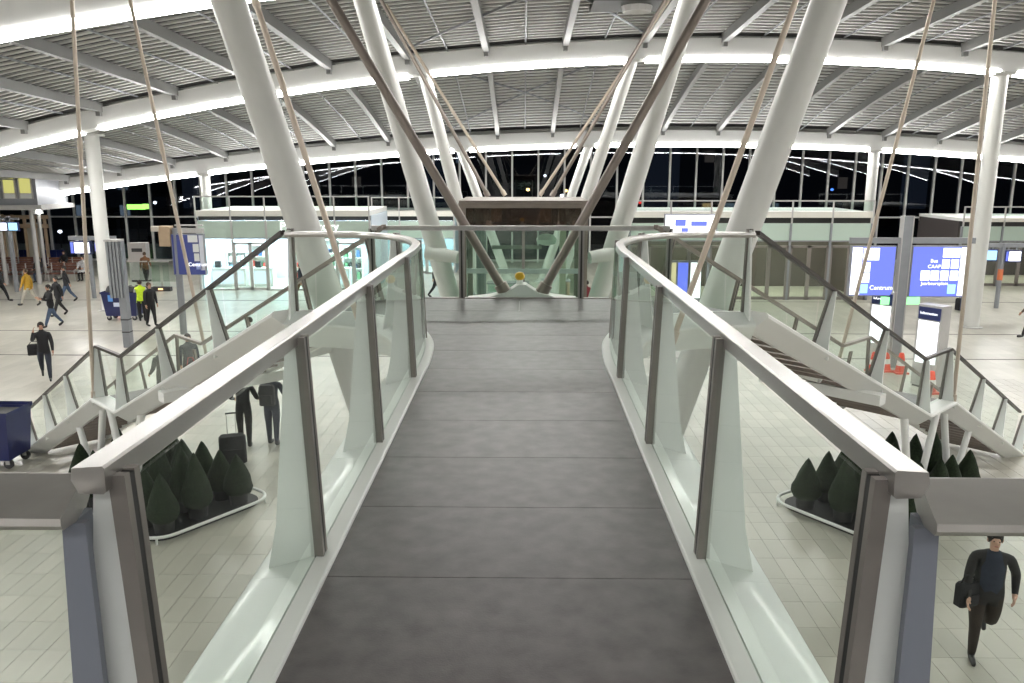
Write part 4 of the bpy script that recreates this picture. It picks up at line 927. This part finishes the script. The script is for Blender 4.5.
for s in (-1, 1):
    t, c, ax, bx_ = planter(s)
    k = 0
    for i, u in enumerate((-1.35, -.81, -.27, .27, .81, 1.35)):
        for j, v_ in enumerate((-.85, -.1, .7)):
            q = c + ax * (u + random.uniform(-.1, .1)) + bx_ * (v_ + random.uniform(-.08, .08))
            w_ = thing('topiary', (q.x, q.y, .06), 'dark cone topiary in the %s planter, %s row, %s along' % ('left' if s < 0 else 'right', ['nearest', 'middle', 'farthest'][j], ['first', 'second', 'third', 'fourth', 'fifth', 'sixth'][i]), 'topiary', 'cone topiaries in the planters')
            fo = put('foliage', TM[k % 3], w_, (q.x, q.y, .06)); fo.rotation_euler.z = k * 1.3
            put('pot', PM, w_, (q.x, q.y, .06)); k += 1

# ------------------------------------------------------------------ people
SKIN = [mat('skin_%d' % k, c, .5) for k, c in enumerate([(.50, .29, .20), (.40, .22, .15), (.56, .35, .26)])]
def cloth(name, c): return mat('cloth_' + name, c, .85, var=.15, scale=12)
BLK = cloth('black', (.012, .012, .014)); NAVY = cloth('navy', (.018, .022, .035)); JEAN = cloth('jeans', (.06, .09, .15)); CREAM = cloth('cream', (.45, .42, .36)); MUST = cloth('mustard', (.42, .24, .02)); DGREY = cloth('grey', (.03, .03, .033)); BRN = cloth('brown', (.16, .075, .03)); HIV = cloth('hivis', (.55, .75, .03)); TAN = cloth('tan', (.16, .11, .06)); WINE = cloth('wine', (.18, .02, .03)); CHAR = cloth('charcoal', (.022, .021, .021)); BROWNB = cloth('darkbrown', (.030, .022, .017))
SHOE = mat('shoe_leather', (.012, .011, .011), .4)
HAIRS = {'dark': mat('hair_dark', (.015, .011, .009), .6, var=.3, scale=30), 'brown': mat('hair_brown', (.07, .04, .02), .6, var=.3, scale=30), 'fair': mat('hair_fair', (.30, .19, .10), .6, var=.3, scale=30), 'grey': mat('hair_grey', (.25, .24, .23), .6, var=.3, scale=30)}
def rotx(v, a): return V((v[0], v[1] * math.cos(a) - v[2] * math.sin(a), v[1] * math.sin(a) + v[2] * math.cos(a)))
def person(label, pos, heading, height=1.75, legs=((25, 8, 0), (-20, 18, 35)), arms=((-18, 15, 8), (20, 20, 8)), top=BLK, legm=CHAR, hair='dark', skin=0, wide=1.0, lean=3, long_coat=False, seat=0.0, group='people in the concourse', head_turn=0, vest=None):
    rd = math.radians; verts = []; rad = []; edg = []; reg = []
    def v(p, r): verts.append(V(p)); rad.append(r if isinstance(r, tuple) else (r, r)); return len(verts) - 1
    def e(a, b, k): edg.append((a, b)); reg.append(k)
    L = math.sin(rd(lean))
    pel = v((0, 0, .95), (.18 * wide, .14 * wide)); w1 = v((0, .10 * L, 1.10), (.175 * wide, .14 * wide)); ch = v((0, .3 * L, 1.30), (.195 * wide, .145 * wide)); sh = v((0, .42 * L, 1.42), (.14, .10)); nk = v((0, .5 * L, 1.50), .052); jw = v((0, .5 * L + .018, 1.585), (.068, .08)); hd = v((0, .5 * L + .005, 1.665), (.085, .1)); tp = v((0, .5 * L - .005, 1.715), (.055, .066))
    e(pel, w1, 0); e(w1, ch, 0); e(ch, sh, 0); e(sh, nk, 2); e(nk, jw, 2); e(jw, hd, 2); e(hd, tp, 2)
    ns = v((0, .5 * L + .105, 1.625), .011); e(hd, ns, 2)
    for sgn, (a, k, f) in zip((-1, 1), legs):
        hp = v((sgn * .10, 0, .87), .112 * (1 + (wide - 1) * .6)); e(pel, hp, 1); a = rd(a); k = rd(k)
        d1 = V((0, math.sin(a), -math.cos(a))); d2 = V((0, math.sin(a - k), -math.cos(a - k))); P0 = verts[hp]
        m1 = v(P0 + d1 * .2, .10 * (1 + (wide - 1) * .6)); kn = v(P0 + d1 * .41, .076); cf = v(P0 + d1 * .41 + d2 * .14, .072); an = v(P0 + d1 * .41 + d2 * .37, .054)
        e(hp, m1, 1); e(m1, kn, 1); e(kn, cf, 1); e(cf, an, 1); f = rd(f); q = verts[an]; fd = V((0, math.cos(f), -math.sin(f))); dn = V((0, -math.sin(f), -math.cos(f)))
        hl = v(q + dn * .065 - fd * .03, .045); tm = v(q + dn * .075 + fd * .1, (.055, .036)); te = v(q + dn * .08 + fd * .2, (.045, .026)); e(an, hl, 3); e(hl, tm, 3); e(tm, te, 3)
    hands = []
    for sgn, (a, k, b) in zip((-1, 1), arms):
        a = rd(a); k = rd(k); b = rd(b); S = v(V((sgn * .185 * (.5 + wide * .5), .4 * L, 1.405)), .075); e(sh, S, 0)
        d1 = V((sgn * math.sin(b), math.sin(a) * math.cos(b), -math.cos(a) * math.cos(b))); d2 = V((-sgn * math.sin(min(k, 1.6)) * .35 + sgn * math.sin(b) * .6, math.sin(a + k), -math.cos(a + k))).normalized()
        el = v(verts[S] + d1 * .29, .060); wr = v(verts[S] + d1 * .29 + d2 * .24, .042); e(S, el, 0); e(el, wr, 0)
        pm = v(verts[wr] + d2 * .055, (.032, .020)); e(wr, pm, 2); W = verts[wr]; sd = V((0, 1, 0)) if abs(d2.y) < .8 else V((0, 0, 1)); sd = (sd - d2 * sd.dot(d2)).normalized(); inn = V((-sgn, 0, 0)); inn = (inn - d2 * inn.dot(d2)).normalized()
        for q, ln in zip((-.027, -.009, .009, .027), (.062, .078, .083, .07)):
            f0 = v(W + d2 * .098 + sd * q, .0095); f1 = v(W + d2 * (.098 + ln * .5) + sd * q + inn * .008, .009); f2 = v(W + d2 * (.098 + ln * .85) + sd * q + inn * .03, .0075); e(pm, f0, 2); e(f0, f1, 2); e(f1, f2, 2)
        t0 = v(W + d2 * .05 + sd * .042 + inn * .01, .011); t1 = v(W + d2 * .09 + sd * .058 + inn * .02, .009); e(pm, t0, 2); e(t0, t1, 2)
        hands.append(W + d2 * .09)
    zmin = min(p.z for p in verts) - .02
    k_ = height / 1.75
    base = V((0, 0, -zmin + 0)) if not seat else V((0, 0, seat - .87 + .09))
    me = bpy.data.meshes.new('body'); me.from_pydata([tuple((p + base) * k_) for p in verts], edg, [])
    ob = bpy.data.objects.new('body', me); COL.objects.link(ob)
    sm = ob.modifiers.new('skin', 'SKIN'); sm.use_smooth_shade = True; sm.branch_smoothing = .4
    for sv, r in zip(me.skin_vertices[0].data, rad): sv.radius = (r[0] * k_, r[1] * k_)
    me.skin_vertices[0].data[0].use_root = True
    sb = ob.modifiers.new('sub', 'SUBSURF'); sb.levels = 1; sb.render_levels = 1
    dg = bpy.context.evaluated_depsgraph_get(); nm_ = bpy.data.meshes.new_from_object(ob.evaluated_get(dg)); bpy.data.objects.remove(ob); bpy.data.meshes.remove(me)
    nm_.name = 'body'; nm_.materials.clear()
    for m in (top, legm, SKIN[skin], SHOE, vest or top): nm_.materials.append(m)
    pts = [(p + base) * k_ for p in verts]
    for pl in nm_.polygons:
        c = pl.center; best = 9; bi = 0
        for (a, b), rg in zip(edg, reg):
            A, B = pts[a], pts[b]; ab = B - A; t = max(0, min(1, (c - A).dot(ab) / max(1e-9, ab.length_squared))); d = (c - A - ab * t).length - (rad[a][0] * (1 - t) + rad[b][0] * t) * k_ * .9
            if d < best: best = d; bi = rg
        z = c.z / k_ - base.z
        if bi == 1 and z > (.62 if long_coat else .84): bi = 0
        if bi == 2 and 1.36 < z < 1.485: bi = 0
        if bi == 0 and vest and ((vest is HIV and abs(c.x) < .2 * k_) or (abs(c.x) < .085 * k_ and c.y > .05 and z > .98)): bi = 4
        pl.material_index = bi; pl.use_smooth = True
    t = thing('person', pos, label, 'person', group); t.rotation_euler.z = rd(heading)
    def ch_(name, m, mat_):
        o = bpy.data.objects.new(name, m); COL.objects.link(o); o.parent = t
        if mat_: m.materials.clear(); m.materials.append(mat_)
        return o
    ch_('body', nm_, None)
    H = (V((0, .5 * L - .012, 1.672)) + base) * k_
    hm = MB(); n = 12; vs = []; fs = []
    rings = [(-.075, .9), (-.03, 1.02), (.02, 1.03), (.06, .86), (.09, .52), (.103, .12)]
    for (z, r) in rings:
        for q in range(n):
            an = 2 * math.pi * q / n; x, y_ = math.cos(an) * .088 * r, math.sin(an) * .108 * r
            fr = max(0, math.sin(an)); zz = z + (fr ** 2) * (.085 if z < -.01 else .0)
            vs.append((H + V((x, y_ * (1 - .12 * fr), zz)) * k_))
    for i in range(len(rings) - 1):
        for q in range(n): fs.append((i * n + q, i * n + (q + 1) % n, (i + 1) * n + (q + 1) % n, (i + 1) * n + q))
    fs.append(tuple((len(rings) - 1) * n + q for q in range(n)))
    ch_('hair', hm.add(vs, fs).mesh('hair', HAIRS[hair], smooth=70), None)
    for sx in (-1, 1):
        c = (V((sx * .030, .5 * L + .082, 1.648)) + base) * k_; ch_('eye', MB().lathe(c, [(.002, -.008), (.009, -.004), (.009, .004), (.002, .008)], 8).mesh('eye', BLACK), None)
        c = (V((sx * .078, .5 * L, 1.635)) + base) * k_; ch_('ear', MB().lathe(c, [(.006, -.03), (.014, -.01), (.016, .012), (.006, .03)], 8).mesh('ear', SKIN[skin]), None)
    c = (V((0, .5 * L + .084, 1.585)) + base) * k_; ch_('mouth', MB().box(c, (.042, .012, .009)).mesh('mouth', mat('lip', (.35, .13, .11), .5)), None)
    R = Matrix.Rotation(rd(heading), 3, 'Z')
    return t, [V(pos) + R @ ((h + base) * k_) for h in hands]
STAND = ((2, 2, 0), (-2, 2, 0)); REST = ((2, 12, 9), (2, 12, 9))
def bag(name, loc, sz, rz, label, m=BLK, strap=.35, cat='bag', wheels=False, handle=0):
    t = thing(name, loc, label, cat); t.rotation_euler.z = rz; sx, sy, sz_ = sz
    def loc_(n, mb, mm): o = mb.build(n, mm, None, smooth=40); o.parent = t; return o
    b = MB(); vs = []; fs = []
    for z, k in ((0, .9), (.04, 1), (.9, 1), (1, .82)): vs += [V((x * sx / 2 * k, y * sy / 2 * k, z * sz_)) for x, y in ((-1, -.7), (-.8, -1), (.8, -1), (1, -.7), (1, .7), (.8, 1), (-.8, 1), (-1, .7))]
    for i in range(3):
        for q in range(8): fs.append((i * 8 + q, i * 8 + (q + 1) % 8, i * 8 + 8 + (q + 1) % 8, i * 8 + 8 + q))
    fs += [tuple(range(8))[::-1], tuple(range(24, 32))]; loc_('body', b.add(vs, fs), m)
    loc_('pocket', MB().bx(-sx * .35, sx * .35, -sy / 2 - .03, -sy / 2, sz_ * .15, sz_ * .55), m)
    if strap: loc_('strap', MB().tube([(-sx * .4, 0, sz_ * .95), (-sx * .2, 0, sz_ + strap * .8), (sx * .2, 0, sz_ + strap * .8), (sx * .4, 0, sz_ * .95)], .012, 6), m)
    if handle:
        for x in (-.09, .09): loc_('handle_tube', MB().tube([(x, sy * .3, sz_), (x, sy * .3, sz_ + handle)], .01, 6), GREYL)
        loc_('handle_grip', MB().bx(-.11, .11, sy * .3 - .015, sy * .3 + .015, sz_ + handle, sz_ + handle + .03), DARK)
    if wheels:
        for x in (-.8, .8): loc_('wheel', MB().tube([(x * sx / 2 - .015, sy * .4, .0), (x * sx / 2 + .015, sy * .4, .0)], .04, 10), DARK)
    return t
F = lambda px, py: on(px, py)
person('person in a mustard jumper and pale trousers striding left', F(30, 306), 88, 1.76, top=MUST, legm=CREAM, hair='brown', legs=((26, 4, -6), (-26, 12, 30)), arms=((14, 10, 8), (-16, 14, 8)))
person('person in a long black coat cut by the left frame edge, walking right', F(2, 302), -80, 1.72, top=BLK, legm=BLK, long_coat=True, hair='grey')
person('person in dark jacket and blue jeans walking with both hands held before the chest', F(53, 327), 140, 1.74, top=BLK, legm=JEAN, arms=((25, 80, 10), (25, 85, 10)), legs=((24, 4, -4), (-24, 14, 30)))
person('person in black right behind the one with hands held up', F(60, 316), 150, 1.72, top=BLK, legm=CHAR)
person('person in black jacket and slim jeans walking towards the benches from the right', F(68, 302), 120, 1.72, top=BLK, legm=JEAN, arms=((-25, 10, 25), (20, 60, 10)), hair='dark')
t, hnd = person('person in black suit and white shirt holding a phone to the ear', F(47, 379), -150, 1.78, top=BLK, legm=NAVY, arms=((8, 15, 10), (60, 125, 15)), legs=((18, 6, 0), (-22, 25, 35)), skin=1)
q = F(47, 379); bag('shoulder_bag', (q.x - .30, q.y + .05, .74), (.38, .14, .34), .4, 'black shoulder bag at the hip of the person on the phone', strap=.1)
person('cleaner in a yellow high visibility vest beside the blue cart', F(143, 321), 20, 1.72, legs=STAND, top=cloth('white', (.55, .55, .53)), legm=BLK, vest=HIV, arms=((30, 40, 10), (40, 40, 10)))
person('stout person in a black coat standing right of the high visibility vest', F(152, 326), -120, 1.76, top=BLK, legm=BLK, wide=1.22, long_coat=True, hair='brown', legs=((10, 4, 0), (-8, 6, 8)), arms=REST)
person('person in a brown jacket between the glass escalator barriers', F(147, 284), 10, 1.76, top=BRN, legm=BLK, hair='brown')
person('person in grey coat with white collar behind the left stair glass', F(166, 408), 60, 1.72, legs=STAND, top=DGREY, legm=NAVY, hair='brown', long_coat=True, arms=((10, 40, 10), (10, 40, 10)))
person('person in dark coat behind the left stair glass, right of the grey coat', F(192, 394), -150, 1.74, legs=STAND, top=NAVY, legm=CHAR, arms=REST)
q = F(196, 394); bag('handbag', (q.x + .05, q.y - .3, .62), (.3, .12, .24), .2, 'red handbag seen through the left stair glass', m=cloth('red', (.35, .03, .04)))
person('person in black seen from behind, left of the two waiting together', F(246, 446), 6, 1.76, legs=((3, 2, 0), (-3, 2, 0)), arms=((8, 60, 22), (8, 60, 22)), top=BLK, legm=CHAR)
t, hnd = person('person in dark jacket and navy trousers seen from behind, wearing a backpack', F(274, 444), -6, 1.80, legs=((3, 2, 0), (-4, 2, 0)), arms=((8, 55, 20), (8, 55, 24)), top=NAVY, legm=cloth('navytrousers', (.025, .03, .05)), hair='fair')
q = F(274, 444); bag('backpack', (q.x - .02, q.y - .21, 1.0), (.34, .17, .48), .0, 'dark backpack worn by the person with fair hair', m=DGREY, strap=.06, cat='backpack')
q = F(234, 464); bag('suitcase', (q.x, q.y, .04), (.56, .32, .62), .35, 'black wheeled suitcase with raised handle behind the left planter', m=BLK, strap=0, cat='suitcase', wheels=True, handle=.45)
person('person in dark coat and tan trousers walking before the lit shop', F(302, 300), 80, 1.78, top=NAVY, legm=TAN)
person('person with dark hair seen just above the left stair edge', F(253, 370), 100, 1.7, legs=STAND, arms=REST, top=DGREY, legm=CHAR)
person('fair-haired person in black walking left of the lift', F(436, 297), -70, 1.76, top=CHAR, legm=BLK, hair='fair')
person('person in wine red coat right of the lift', F(586, 321), 30, 1.7, legs=STAND, arms=REST, top=WINE, legm=BLK)
person('person in brown coat cut by the right frame edge', F(1029, 338), 80, 1.74, top=cloth('taupe', (.10, .07, .055)), legm=CHAR)
t, hnd = person('person in open black jacket and navy shirt striding below the near right rail', F(979, 658), 162, 1.80, legs=((-14, 62, 40), (6, 6, 0)), arms=((-28, 50, 22), (14, 18, 12)), top=CHAR, legm=BROWNB, vest=cloth('navyshirt', (.022, .028, .045)), skin=2, lean=5, wide=1.15)
q = F(979, 658); bag('shoulder_bag', (q.x - .30, q.y - .06, .80), (.30, .14, .32), .3, 'black shoulder bag on the hip of the person below the near right rail', strap=.12)
q = F(967, 312); bag('suitcase', (q.x, q.y, .04), (.55, .35, .95), -.2, 'dark blue upright suitcase beyond the right map screen', m=cloth('bluecase', (.03, .045, .12)), strap=0, cat='suitcase', wheels=True, handle=.1)
q = F(961, 310); bag('duffel_bag', (q.x, q.y, 0), (.5, .35, .55), .3, 'black bag leaning beside the dark blue suitcase', m=BLK, strap=.1)
SIT = ((86, 86, 0), (82, 84, 0))
for px, Yb, top_, leg_, lb in ((40, 46.0, DGREY, JEAN, 'seated person in dark top and jeans on the front left bench'), (66, 49.5, BLK, BLK, 'seated person in black on the bench before the blue hoarding'), (84, 46.5, cloth('pale', (.5, .5, .52)), BLK, 'seated person in pale top at the right end of the front bench')):
    x = at(px, 272, Yb).x; person(lb, (x, Yb - .02, 0), 180, 1.72, legs=SIT, arms=((25, 50, 8), (25, 50, 8)), top=top_, legm=leg_, seat=.47)
